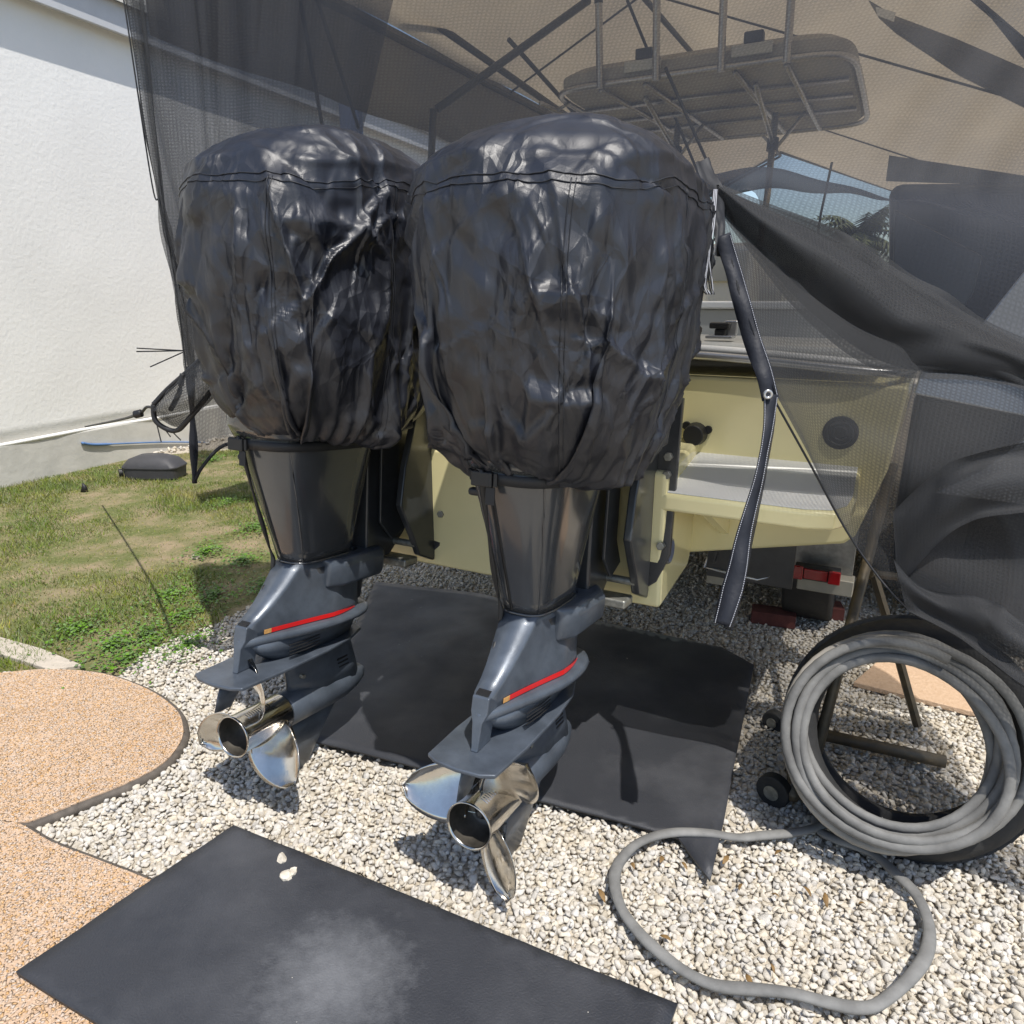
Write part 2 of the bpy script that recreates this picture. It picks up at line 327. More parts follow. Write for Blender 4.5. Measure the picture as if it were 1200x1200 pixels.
def cube_grid(N):
    g=np.linspace(-1,1,N+1); h=np.linspace(1,-1,N+1); idx={}; V=[]; Gs=[]
    def vid(p):
        k=(round(p[0]*1e5),round(p[1]*1e5),round(p[2]*1e5))
        if k not in idx: idx[k]=len(V); V.append(p)
        return idx[k]
    for fn in (lambda a,b:(a,-b,1.),lambda a,b:(a,-1.,b),lambda a,b:(-a,1.,b),lambda a,b:(1.,a,b),lambda a,b:(-1.,-a,b)):
        Gs.append(np.array([[vid(fn(a,b)) for b in h] for a in g]))
    return np.array(V),Gs
def cover_body(C,W,L,H,scale=1.,seed=0):
    seg=np.linalg.norm(np.diff(PROF*[.40,.86],axis=0),axis=1); s=np.concatenate([[0],np.cumsum(seg)]); s/=s[-1]
    top=C[:,2]>1-1e-6
    m=np.maximum(np.abs(C[:,0]),np.abs(C[:,1]))
    q=np.where(top,.74+.26*(1-m),.74*(C[:,2]+1)/2)
    rho=np.interp(q,s,PROF[:,0]); z=np.interp(q,s,PROF[:,1])
    # smooth interp by averaging
    for dq in (-.03,.03):
        rho=rho+np.interp(np.clip(q+dq,0,1),s,PROF[:,0])*.5; z=z+np.interp(np.clip(q+dq,0,1),s,PROF[:,1])*.5
    rho/=2; z/=2
    rim=C[:,2]<-1+1e-6
    mm=np.maximum(m,1e-6); dx=C[:,0]/mm; dy=C[:,1]/mm
    ang=np.arctan2(np.tan(dy*PI/4)*1,np.tan(dx*PI/4)*1) 
    n=2.5
    cx,cy=np.cos(ang),np.sin(ang); r=(np.abs(cx)**n+np.abs(cy)**n)**(-1/n)
    X=np.stack([cx*r*rho*W/2*scale, cy*r*rho*L/2*scale, z*H*(1+(scale-1)*.6)],1)
    X[m<1e-5,:2]=0
    fy=np.clip(X[:,1]/(L/2),-1,1); tt=np.clip(z,0,1)
    X[:,2]-=(.09*np.clip(fy,0,1)**2+.05*np.clip(-fy,0,1)**2)*tt**2*(H/.86)
    return X,q
def relax(X,Gs,R,B,Nn,q,rimm,hem,its,steps,pull,seed,k0,grav):
    def pairs(s):
        o=[]
        for G in Gs:
            o.append(np.stack([G[:-s,:].ravel(),G[s:,:].ravel()],1)); o.append(np.stack([G[:,:-s].ravel(),G[:,s:].ravel()],1))
        o=np.concatenate(o); o.sort(axis=1); return np.unique(o,axis=0)
    E=pairs(1); b2=pairs(2)
    D=np.concatenate([np.concatenate([np.stack([G[:-1,:-1].ravel(),G[1:,1:].ravel()],1),np.stack([G[1:,:-1].ravel(),G[:-1,1:].ravel()],1)]) for G in Gs])
    prs=np.concatenate([E,D,b2]); rest=np.linalg.norm(R[prs[:,0]]-R[prs[:,1]],axis=1)
    st=np.concatenate([np.ones(len(E)),np.ones(len(D))*.5,np.ones(len(b2))*.12]); isb=np.arange(len(prs))>=len(E)+len(D)
    nv=len(X); i0,i1=prs.T.copy(); deg=(np.bincount(i0,st,nv)+np.bincount(i1,st,nv))[:,None]
    V=np.zeros_like(X); X0=X[rimm].copy()
    depth=(.010+.04*np.clip((.75-q)/.4,0,1)); up=.004+.012*np.clip((.75-q)/.4,0,1)
    for it in range(steps):
        k=min(1,k0+it/(steps*.5)); k=k*k*(3-2*k)
        V*=.88; V[:,2]-=grav*np.clip((.6-q)*2.5,0,1)
        Xp=X+V
        for _ in range(its):
            d=Xp[i1]-Xp[i0]; l=np.sqrt((d*d).sum(1))+1e-9
            c=(l-rest)/l*st*.5; c[isb&(l>rest)]*=.15
            d*=c[:,None]
            dX=np.stack([np.bincount(i0,d[:,a],nv)-np.bincount(i1,d[:,a],nv) for a in range(3)],1)
            Xp+=dX/deg*3.0
            Xp[rimm]=X0*(1-k)+hem*k
        sd=((Xp-B)*Nn).sum(1)
        mv=np.where(sd>0,-sd*pull,0)+np.where(sd>up,-(sd-up)*.8,0)+np.where(sd<-depth,-(sd+depth),0)
        Xp+=Nn*mv[:,None]
        V=Xp-X; X=Xp
    return X
def creases(P,B,q,Nn,seed):
    rs=np.random.RandomState(seed); out=np.zeros(len(P))
    Q=B+.012*np.stack([noise3(B,9,seed+k,2) for k in (11,12,13)],1)
    sets=((26,.22,.42,.016,.045,.026),(80,.10,.24,.008,.020,.014),(70,.07,.16,.004,.009,.0040),(60,.04,.09,.003,.005,.0016))
    for n,l0,l1,w0,w1,amp in sets:
        for i in range(n):
            j=rs.randint(len(B)); c=Q[j]; no=Nn[j]
            up=np.array([0,0,1.])+rs.normal(size=3)*(.55 if l0>.2 else 1.0); 
            d=up-no*(up@no); d/=np.linalg.norm(d)+1e-9; e=np.cross(no,d)
            L=rs.uniform(l0,l1); v=Q-c; m=((v*v).sum(1)<(L*1.3)**2)&((Nn@no)>.1)
            if not m.any(): continue
            vm=v[m]; al=(vm@d)/L; ac=vm@e+rs.uniform(-.25,.25)*al*al*L*.5
            w=rs.uniform(w0,w1)*(.35+1.1*np.clip(al+.5,0,1)); sgn=rs.choice([1,1,1,-1])
            sh=np.where(ac>0,np.exp(-ac/(w*.45)),np.exp(ac/(w*1.5)))
            out[m]+=amp*1.6*rs.uniform(.35,1)*sgn*(sh-.3)*np.clip(1-al*al,0,1)**1.5*np.exp(-(ac/(w*3.2))**2)
    topfade=.22+.78*np.clip((.80-q)*8,0,1)
    return out*topfade
def cover_mesh(seed,W=.66,L=.88,H=.86,excess=.15,N=30,fine=True,hemy=-.04):
    C,Gs=cube_grid(N); B,q=cover_body(C,W,L,H); R,_=cover_body(C,W,L,H,1+excess)
    def normals(P,Gs):
        nn=np.zeros_like(P)
        for G in Gs:
            a=np.cross(P[G[1:,1:]]-P[G[:-1,:-1]],P[G[:-1,1:]]-P[G[1:,:-1]]).reshape(-1,3)
            for ix in (G[1:,1:],G[:-1,:-1],G[:-1,1:],G[1:,:-1]):
                for c in range(3): nn[:,c]+=np.bincount(ix.ravel(),a[:,c],len(P))
        cen=np.array([0,0,H*.45]); sgn=np.sign((nn*(P-cen)).sum(1)); nn*=sgn[:,None]
        return nn/(np.linalg.norm(nn,axis=1)[:,None]+1e-12)
    Nn=normals(B,Gs); rimm=C[:,2]<-1+1e-6
    amp=.004+.016*np.clip((.8-q)/.6,0,1)
    X=B+Nn*(amp*2.2*(noise3(B*[1,1,.5],8,seed,3)+.8*noise3(B,5,seed+1,2)))[:,None]
    ang=np.arctan2(B[:,1]/L,B[:,0]/W)[rimm]
    hemT=B[rimm].copy(); hemT[:,0]*=.86; hemT[:,1]=hemT[:,1]*.84+hemy*.3; hemT[:,2]-=.13*np.clip(B[rimm][:,1]/L*2+.1,0,1); hemT[:,2]+=.006*np.sin(ang*11)+.02*np.cos(ang*2)
    X=relax(X,Gs,R,B,Nn,q,rimm,hemT,4,220,.035,seed,0,.0009)
    if fine:
        C2,G2=cube_grid(N*2); X2=np.zeros((len(C2),3))
        for a,b in zip(Gs,G2):
            P=X[a]; U=np.zeros((2*N+1,2*N+1,3)); U[::2,::2]=P; U[1::2,::2]=(P[1:]+P[:-1])/2; U[:,1::2]=(U[:,2::2]+U[:,:-2:2])/2
            X2[b]=U
        B,q=cover_body(C2,W,L,H); R,_=cover_body(C2,W,L,H,1+excess*1.15); Nn=normals(B,G2); rimm=C2[:,2]<-1+1e-6
        X2+=Nn*(.003*noise3(B,28,seed+7,2))[:,None]
        hemF=X2[rimm].copy()
        X=relax(X2,G2,R,B,Nn,q,rimm,hemF,4,55,.03,seed,1,.0006); C,Gs=C2,G2
    def upsample(X,Gs,N):
        C2,G2=cube_grid(N*2); X2=np.zeros((len(C2),3))
        for a,b in zip(Gs,G2):
            P=X[a]; U=np.zeros((2*N+1,2*N+1,3)); U[::2,::2]=P
            def mid(P): 
                Z=np.concatenate([2*P[:1]-P[1:2],P,2*P[-1:]-P[-2:-1]]); return (9*(Z[1:-2]+Z[2:-1])-(Z[:-3]+Z[3:]))/16
            U[1::2,::2]=mid(P); U[:,1::2]=np.swapaxes(mid(np.swapaxes(U[:,::2],0,1)),0,1); X2[b]=U
        return X2,C2,G2
    X,C,Gs=upsample(X,Gs,2*N); B,q=cover_body(C,W,L,H); Nn=normals(B,Gs)
    cr=creases(X,B,q,Nn,seed+70)
    ang=np.arctan2(B[:,1]/L,B[:,0]/W); w=ang*17+2.5*noise3(B,6,seed+31,1); g=np.abs(((w/PI)%2)-1)*2-1
    g2=np.abs(((w*.47/PI+.3)%2)-1)*2-1
    cr+=(.010*g+.016*g2)*np.clip((.42-q)/.32,0,1)**1.4*np.clip(q*14,.15,1)
    def facets(n,sl,de,sd):
        rs=np.random.RandomState(sd); S=B[rs.choice(len(B),n,replace=False)]; A=np.array([1,1,.62]); Bw=(B+.02*np.stack([noise3(B,8,sd+k,2) for k in (1,2,3)],1))*A
        i1=np.zeros(len(B),int); d1=np.full(len(B),9.); d2=d1.copy(); i2=i1.copy()
        for j in range(n):
            d=np.sqrt(((Bw-S[j]*A)**2).sum(1)); m=d<d1; m2=(~m)&(d<d2)
            d2[m]=d1[m]; i2[m]=i1[m]; d1[m]=d[m]; i1[m]=j; d2[m2]=d[m2]; i2[m2]=j
        T=rs.normal(size=(n,3))*sl; h=lambda i:((B-S[i])*T[i]).sum(1)
        w=.5+.5*np.clip((d2-d1)/de,0,1); return w*h(i1)+(1-w)*h(i2)
    tf=.35+.65*np.clip((.80-q)*8,0,1)
    cr+=tf*(facets(60,.07,.016,seed+101)+facets(170,.075,.010,seed+102)+facets(380,.035,.008,seed+103))
    X=X+Nn*cr[:,None]; rimm=C[:,2]<-1+1e-6
    F=np.concatenate([np.stack([G[:-1,:-1],G[:-1,1:],G[1:,1:],G[1:,:-1]],-1).reshape(-1,4) for G in Gs])
    return X,F,C,rimm,H
# ------------------------------------------------------------------ ground, lawn, gravel
WD = np.array([.375, .927]); WN = np.array([.927, -.375]); W0 = np.array([-4.2, 5.9])     # house wall line
mesh_obj('ground', [(-60,-40,-.001),(60,-40,-.001),(60,120,-.001),(-60,120,-.001)], [(0,1,2,3)], M['gravel_base'])['kind'] = 'structure'
g = MB(); 
MATA = [gz(275,978,.02)[:2], gz(793,1189,.02)[:2], (.07,.70), gz(22,1152,.02)[:2]]
MATB = [gz(440,684,.03)[:2], gz(560,697,.03)[:2], gz(690,728,.03)[:2], gz(790,750,.03)[:2], gz(845,764,.03)[:2], gz(883,786,.03)[:2], gz(862,890,.03)[:2], gz(848,965,.03)[:2], gz(832,1036,.03)[:2], gz(795,985,.03)[:2], gz(700,958,.03)[:2], gz(590,930,.03)[:2], gz(500,905,.03)[:2], gz(400,878,.03)[:2], gz(355,868,.03)[:2]]
LAWN = [gz(x, y)[:2] for x, y in [(-500,760),(-200,600),(0,560),(130,540),(230,530),(330,526),(400,560),(380,610),(318,700),(240,738),(175,765),(150,792),(110,792),(60,790),(0,795),(-150,840),(-500,900)]]
PADS = [[(-140,800),(0,787),(60,783),(120,788),(172,806),(204,828),(214,848),(211,868),(190,893),(150,915),(100,935),(50,955),(20,962),(-60,955),(-160,950)],
        [(-160,975),(-60,968),(10,960),(60,985),(120,1008),(186,1036),(215,1075),(230,1150),(230,1300),(-160,1300)]]
PADW = [[gz(x, y, .04)[:2] for x, y in p] for p in PADS]
rs = np.random.RandomState(5)
def grid_in(x0, x1, y0, y1, d):
    X, Y = np.meshgrid(np.arange(x0, x1, d), np.arange(y0, y1, d)); X = X.ravel(); Y = Y.ravel()
    return X+rs.uniform(-.45, .45, len(X))*d, Y+rs.uniform(-.45, .45, len(X))*d
def scatter(name, base_v, base_f, X, Y, Z, S, mt, flat=(.6,.95), lay=None):
    """one joined mesh of many small solids"""
    k = len(X); nv = len(base_v[0]); out = np.zeros((k, nv, 3))
    which = rs.randint(len(base_v), size=k); bv = np.stack(base_v)[which]
    q = rs.normal(size=(k, 4))
    if lay is not None: a_ = rs.uniform(0, PI, k); q = np.stack([np.cos(a_), rs.normal(size=k)*lay, rs.normal(size=k)*lay, np.sin(a_)], 1)
    q /= np.linalg.norm(q, axis=1)[:, None]; a, b, c, d = q.T
    Rm = np.stack([np.stack([1-2*(c*c+d*d), 2*(b*c-a*d), 2*(b*d+a*c)], 1), np.stack([2*(b*c+a*d), 1-2*(b*b+d*d), 2*(c*d-a*b)], 1), np.stack([2*(b*d-a*c), 2*(c*d+a*b), 1-2*(b*b+c*c)], 1)], 1)
    out = np.einsum('kij,knj->kni', Rm, bv)*S[:, None, None]
    out[:, :, 2] *= rs.uniform(*flat, k)[:, None]
    out += np.stack([X, Y, Z], 1)[:, None, :]
    F = (np.array(base_f)[None]+(np.arange(k)*nv)[:, None, None]).reshape(-1, 3)
    me = bpy.data.meshes.new(name); V = out.reshape(-1, 3)
    me.vertices.add(len(V)); me.vertices.foreach_set('co', V.ravel()); me.loops.add(len(F)*3); me.loops.foreach_set('vertex_index', F.ravel().astype(np.int32))
    me.polygons.add(len(F)); me.polygons.foreach_set('loop_start', (np.arange(len(F))*3).astype(np.int32)); me.update(calc_edges=True)
    me.materials.append(mt); o = bpy.data.objects.new(name, me); C.objects.link(o); return o
import bmesh
def rock_bases(sub, n, seed):
    rr = np.random.RandomState(seed); vs = []
    for i in range(n):
        bm = bmesh.new(); bmesh.ops.create_icosphere(bm, subdivisions=sub, radius=1); v = np.array([x.co[:] for x in bm.verts]); f = [[x.index for x in p.verts] for p in bm.faces]; bm.free()
        for _ in range(11):     # crushed stone: cut flats
            d = rr.normal(size=3); d /= np.linalg.norm(d); h = rr.uniform(.38, .72); t = v@d; v = v-np.outer(np.clip(t-h, 0, None), d)
        v *= rr.uniform(.75, 1.35, 3); v += rr.normal(size=v.shape)*.035; vs.append(v)
    return vs, f
X, Y = grid_in(-2.6, 3.4, .45, 6.0, .0160)
px, py, dd = project(np.stack([X, Y, X*0], 1))
near = (py > 640) | ((px > 150) & (px < 1300))
ok = (px > -160) & (px < 1380) & (py < 1420) & near
nse = noise3(np.stack([X, Y, X*0], 1), 1.7, 3, 3)
jx = X+.05*noise3(np.stack([X, Y, X*0], 1), 6, 9, 2); jy = Y+.07*noise3(np.stack([X, Y, X*0+5], 1), 6, 19, 3)
ok &= ~inside(LAWN, jx, jy)
for p in PADW: ok &= ~inside(p, X, Y)
ok &= ~inside(MATA, X, Y) & ~inside(MATB, X*.985+.0+.012*noise3(np.stack([X,Y,X*0],1),30,4,1), Y-.02+.03*noise3(np.stack([X, Y, X*0], 1), 22, 8, 2))
X, Y, py = X[ok], Y[ok], py[ok]; k = len(X)
far = Y > 2.55
S = rs.uniform(.0085, .0145, k)*np.where(rs.rand(k) < .12, 1.35, 1); Z = .001+rs.uniform(0, .009, k)+.006*noise3(np.stack([X, Y, X*0], 1), 5, 2, 2)
nf = ~far
bv, bf = rock_bases(2, 10, 1); tag(scatter('gravel', bv, bf, X[nf], Y[nf], Z[nf], S[nf], M['stone']), kind='stuff')
bv1, bf1 = rock_bases(1, 10, 2); tag(scatter('gravel', bv1, bf1, X[far], Y[far], Z[far], S[far]*1.08, M['stone']), kind='stuff')
# upper loose layer
k2 = rs.rand(k) < .34
tag(scatter('gravel', bv1, bf1, X[k2]+.006, Y[k2]+.006, Z[k2]+.010, S[k2]*.9, M['stone']), kind='stuff')
# lawn
Lx = np.array(LAWN)
mesh_obj('lawn', [(x, y, .004) for x, y in LAWN], [tuple(range(len(LAWN)))], M['soil'])['kind'] = 'structure'
X, Y = grid_in(-6, 0.2, 2.2, 12, .021)
px, py, dd = project(np.stack([X, Y, X*0], 1)); jx = X+.07*noise3(np.stack([X, Y, X*0], 1), 5, 9, 2); jy = Y+.09*noise3(np.stack([X, Y, X*0+5], 1), 5, 19, 3)
side = (np.stack([X, Y], 1)-W0)@WN
ok = inside(LAWN, jx, jy) & (px > -200) & (side > .02)
for p in PADW: ok &= ~inside(p, X, Y)
dn = noise3(np.stack([X, Y, X*0], 1), 1.6, 21, 4); ok &= rs.rand(len(X)) < np.clip(.95+1.6*dn, .25, 1)
X, Y, dn = X[ok], Y[ok], dn[ok]; nb = 4; k = len(X)*nb; X = np.repeat(X, nb)+rs.normal(size=k)*.011; Y = np.repeat(Y, nb)+rs.normal(size=k)*.011; dn = np.repeat(dn, nb)
h = rs.uniform(.012, .032, k)*(1+.7*np.clip(dn*2, -.5, 1)); a = rs.uniform(0, 2*PI, k); le = rs.uniform(.2, 1.2, k)*h; wd = rs.uniform(.0018, .0036, k)
ca, sa = np.cos(a), np.sin(a)
P0 = np.stack([X-sa*wd, Y+ca*wd, X*0-.003], 1); P1 = np.stack([X+sa*wd, Y-ca*wd, X*0-.003], 1); b_ = rs.uniform(0, 2*PI, k); P2 = np.stack([X+np.cos(b_)*le, Y+np.sin(b_)*le, h], 1)
def tri_mesh(name, T, mt):
    V = T.reshape(-1, 3); n = len(V); me = bpy.data.meshes.new(name); me.vertices.add(n); me.vertices.foreach_set('co', V.ravel()); me.loops.add(n); me.loops.foreach_set('vertex_index', np.arange(n, dtype=np.int32))
    me.polygons.add(n//3); me.polygons.foreach_set('loop_start', (np.arange(n//3)*3).astype(np.int32)); me.update(calc_edges=True); me.materials.append(mt)
    o = bpy.data.objects.new(name, me); C.objects.link(o); return o
tag(tri_mesh('grass', np.stack([P0, P1, P2], 1), M['grass']), kind='stuff')
X, Y = grid_in(-6, 0.2, 2.2, 10, .034); px, py, dd = project(np.stack([X, Y, X*0], 1)); jx = X+.07*noise3(np.stack([X, Y, X*0], 1), 5, 9, 2)
ok = inside(LAWN, jx, Y) & (px > -150) & (((np.stack([X, Y], 1)-W0)@WN) > .02)
for p in PADW: ok &= ~inside(p, X, Y)
X, Y = X[ok], Y[ok]; k = len(X); a = rs.uniform(0, 2*PI, k); l_ = rs.uniform(.010, .032, k); z = rs.uniform(.006, .022, k); q = np.stack([X, Y, z], 1); dv = np.stack([np.cos(a)*l_, np.sin(a)*l_, rs.normal(size=k)*.004], 1); wv = np.stack([-np.sin(a), np.cos(a), a*0], 1)*.0017
tag(tri_mesh('dry_grass', np.stack([q-dv, q+wv, q+dv], 1), M['thatch']), kind='stuff')
# low clover-like growth by the gravel
cc = [gz(x, y)[:2] for x, y in [(150,775),(175,745),(215,725),(250,700),(285,660),(300,620),(220,760),(130,760),(200,700),(240,650),(310,690),(90,740),(270,590),(250,540)]]
pts = []
for c in cc:
    n = 420; r = np.abs(rs.normal(size=n))*.085; t = rs.uniform(0, 2*PI, n); pts.append(np.stack([c[0]+r*np.cos(t), c[1]+r*1.6*np.sin(t)], 1))
pts = np.concatenate(pts); k = len(pts); a = rs.uniform(0, 2*PI, k); s = rs.uniform(.005, .011, k); z = rs.uniform(.01, .04, k)
q = np.stack([pts[:, 0], pts[:, 1], z], 1)
t1 = np.stack([np.cos(a)*s, np.sin(a)*s, rs.uniform(-.4, .4, k)*s], 1); t2 = np.stack([-np.sin(a)*s, np.cos(a)*s, rs.uniform(-.4, .4, k)*s], 1)
tag(tri_mesh('clover', np.concatenate([np.stack([q-t1, q-t2*.8, q+t1], 1), np.stack([q-t1, q+t1, q+t2*.8], 1)]), M['clover']), kind='stuff')

# tan mats with a dark rim, concrete edging
def pad(poly, label, seed):
    P = smooth_path([(x, y, 0) for x, y in poly], 5, closed=True); P = [(p[0], p[1]) for p in P]
    r = MB().prism(P, .002, .036).build('tan_mat', M['tan_base'])
    cx, cy = np.mean([p[0] for p in P]), np.mean([p[1] for p in P]); Q = [(cx+(x-cx)*1.006+.0, cy+(y-cy)*1.006) for x, y in P]
    MB().tube([(x, y, .016) for x, y in Q], .017, 8, closed=True).build('rim', M['pad_edge'], r, smooth=True)
    xs, ys = np.array(P).T; X, Y = grid_in(max(xs.min(), -2.2), xs.max(), max(.5, ys.min()), ys.max(), .0075); i = inside([(cx+(x-cx)*.993, cy+(y-cy)*.993) for x, y in P], X, Y); X, Y = X[i], Y[i]; k = len(X)
    chip = [np.array([(-1,-.35,0),(1,-.3,.1),(1,.3,0),(-1,.35,.1),(0,0,.45)])*v for v in (1, np.array([1,1.3,1]), np.array([.7,1.5,1]))]
    cf = [(0,1,4),(1,2,4),(2,3,4),(3,0,4),(0,2,1),(0,3,2)]
    o = scatter('chips', chip, cf, X, Y, .0352+rs.uniform(0, .0015, k), rs.uniform(.0045, .0085, k), M['tan'], (.28, .5), .10); o.parent = r; o['kind'] = 'stuff'
    return tag(r, label, 'mat')
pad(PADW[0], 'round tan shredded-rubber mat with dark rim, beside the lawn', 1)
pad(PADW[1], 'tan shredded-rubber mat running under the corner of the front black rubber mat', 2)
far_pad = [gz(x, y, .03)[:2] for x, y in [(1000,800),(1040,765),(1130,770),(1230,790),(1250,840),(1140,835),(1060,815)]]
tag(MB().prism(far_pad, .012, .034).build('tan_mat', M['tan_base'], bevel=.004), 'flat tan slab on the gravel seen through the hose coil', 'mat')
ce = [gz(x, y, .02)[:2] for x, y in [(-60,727),(0,746),(50,760),(97,779),(60,785),(0,766),(-60,750)]]
tag(MB().prism(ce, -.02, .022).build('edging_strip', M['concrete'], bevel=.006), 'pale concrete edging strip in the lawn above the round tan mat', 'edging')

# rubber mats: thin sheets with a slightly wavy surface
def rubber(poly, z, label, seed, curl=(), mt='rubber_mat'):
    P = smooth_path([(x, y, 0) for x, y in poly], 1, closed=True); P = np.array(P)[:, :2]
    bm = bmesh.new(); vs = [bm.verts.new((p[0], p[1], 0)) for p in P]; bm.faces.new(vs); bmesh.ops.triangulate(bm, faces=bm.faces[:])
    for _ in range(5): bmesh.ops.subdivide_edges(bm, edges=[e for e in bm.edges if e.calc_length() > .07], cuts=1, use_grid_fill=True); bmesh.ops.triangulate(bm, faces=bm.faces[:])
    A = np.array([v.co[:] for v in bm.verts]); hh = z+.004*noise3(A, 3.2, seed, 2)+.0012*noise3(A, 16, seed+2, 2)
    for (cx, cy, rad, lift) in curl: hh += lift*np.exp(-((A[:, 0]-cx)**2+(A[:, 1]-cy)**2)/rad**2)
    for v, q in zip(bm.verts, hh): v.co.z = q
    me = bpy.data.meshes.new('rubber_mat'); bm.to_mesh(me); bm.free(); me.materials.append(M[mt]); me.shade_smooth()
    o = bpy.data.objects.new('rubber_mat', me); C.objects.link(o); m = o.modifiers.new('s', 'SOLIDIFY'); m.thickness = .009; m.offset = -1
    return tag(o, label, 'rubber mat')
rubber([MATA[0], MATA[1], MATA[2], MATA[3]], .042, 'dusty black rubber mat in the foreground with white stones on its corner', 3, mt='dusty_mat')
rubber(MATB, .034, 'large black rubber mat lying under the two outboard motors', 6, [(MATB[5][0], MATB[5][1], .3, .012)])
for i, (x, y, s, lb) in enumerate([(331,1008,.021,'white stone on the front mat, farthest of three'), (334,1027,.019,'white stone on the front mat, left of the nearer pair'), (345,1023,.017,'white stone on the front mat, right of the nearer pair')]):
    v = rock_bases(2, 4, 20+i)[0][i]; f = bf; p = gz(x, y, .052)
    o = mesh_obj('loose_stone', v*s*np.array([1,1,.7]), f, M['stone']); o.location = (p[0], p[1], .053); tag(o, lb, 'stone')
cx_ = []; 
for poly, zz, n_ in ((MATA, .050, 170), (MATB, .040, 120)):
    X, Y = rs.uniform(-1.2, 1.1, 900), rs.uniform(.7, 3.7, 900); i = np.where(inside(poly, X, Y))[0][:n_]; cx_ += [(X[j], Y[j], zz) for j in i]
cx_ = np.array(cx_); n_ = len(cx_); tag(scatter('stone_crumbs', bv1, bf1, cx_[:, 0], cx_[:, 1], cx_[:, 2], rs.uniform(.0012, .0034, n_), M['stone']), kind='stuff')
# dead leaves
lf = [(868,1040),(905,1135),(878,1150),(908,1050),(775,1008),(802,1015),(850,1008),(912,1000),(945,1045),(705,1050),(780,1100),(630,955),(1010,1060),(1085,1105),(742,1015),(870,985),(968,1055)]
for i, (x, y) in enumerate(lf):
    p = gz(x, y, .03); L_ = random.uniform(.010, .020); V = []; F = []
    for a in range(5):
        t = a/4; wv = L_*.36*math.sin(PI*(t*.9+.05)); V += [(L_*(t-.5)*2, -wv, .004*math.sin(3*t)+wv*.4), (L_*(t-.5)*2, 0, .004*math.sin(3*t)), (L_*(t-.5)*2, wv, .004*math.sin(3*t)+wv*.5)]
        if a: b = 3*(a-1); F += [(b, b+1, b+4, b+3), (b+1, b+2, b+5, b+4)]
    o = mesh_obj('dead_leaf', V, F, M['leaf'], smooth=True, solid=.0006); o.location = (p[0], p[1], .031); o.rotation_euler = (random.uniform(-.4,.4), random.uniform(-.4,.4), random.uniform(0,6))
    tag(o, 'small curled brown dead leaf lying on the gravel near the hose loop', 'leaf', 'dead leaves scattered on the gravel')

# ------------------------------------------------------------------ house wall
def wl(s, off, z): p = W0+WD*s+WN*off; return (p[0], p[1], z)
def wallbox(mb, s0, s1, o0, o1, z0, z1):
    V = [wl(s0,o0,z0),wl(s1,o0,z0),wl(s1,o1,z0),wl(s0,o1,z0),wl(s0,o0,z1),wl(s1,o0,z1),wl(s1,o1,z1),wl(s0,o1,z1)]
    return mb.add(V, [(0,3,2,1),(4,5,6,7),(0,1,5,4),(1,2,6,5),(2,3,7,6),(3,0,4,7)])
hs = empty('house', wl(0, 0, 0), 0, 'white stucco house wall with eave at left edge behind the lawn', 'house')
def hp(name, mb, m, **k):
    o = mb.build(name, m, hs, **k); o.matrix_parent_inverse = hs.matrix_world.inverted(); o.location = -Vector(hs.location); return o
wsurf = []; S_ = np.arange(-8, 22.01, .12); Z_ = np.arange(.36, 4.13, .12)
VV = []; 
for s in S_:
    for z in Z_: VV.append(wl(s, 0, z))
VA = np.array(VV); nn = .006*noise3(VA, 1.3, 5, 3); VA[:, 0] += WN[0]*nn; VA[:, 1] += WN[1]*nn; nz_ = len(Z_)
FF = [(i*nz_+j, (i+1)*nz_+j, (i+1)*nz_+j+1, i*nz_+j+1) for i in range(len(S_)-1) for j in range(nz_-1)]
def hpm(name, V, F, m, **k):
    o = mesh_obj(name, V, F, m, hs, **k); o.location = -Vector(hs.location); return o
hpm('stucco_wall', VA, FF, M['stucco'], smooth=True, solid=.02)
hp('wall_core', wallbox(MB(), -8, 22, -.3, -.03, 0, 4.1), M['stucco'])
hp('footing', wallbox(MB(), -8, 22, -.02, .075, -.1, .355), M['footing'], bevel=.02)
# worn ledge
pth = [wl(s, .06+.012*math.sin(s*5), .352+.006*math.sin(s*3.1)) for s in np.arange(-8, 22, .2)]
hp('ledge', MB().tube(pth, .017, 8), M['stucco'], smooth=True)
zE = 3.78
hp('eave', wallbox(MB(), -8, 22, .0, .11, zE, zE+.05), M['eave'])
hp('fascia', wallbox(MB(), -8, 22, .11, .14, zE-.03, zE+.22), M['eave'], bevel=.004)
hp('roof', MB().add([wl(-8,.2,zE+.26),wl(22,.2,zE+.26),wl(22,-4,zE+3.4),wl(-8,-4,zE+3.4),wl(-8,.2,zE+.20),wl(22,.2,zE+.20),wl(22,-4,zE+3.3),wl(-8,-4,zE+3.3)], [(0,1,2,3),(4,7,6,5),(0,4,5,1),(1,5,6,2),(2,6,7,3),(3,7,4,0)]), M['footing'])
# rubble pebbles at the foot of the wall
s_ = np.sort(rs.uniform(1.2, 8, 420)); o_ = .11+np.abs(rs.normal(size=420))*.07; P = np.array([wl(a, b, .01) for a, b in zip(s_, o_)])
tag(scatter('rubble', bv1, bf1, P[:, 0], P[:, 1], P[:, 2]+rs.uniform(0, .02, 420), rs.uniform(.014, .034, 420), M['stone']), kind='stuff')
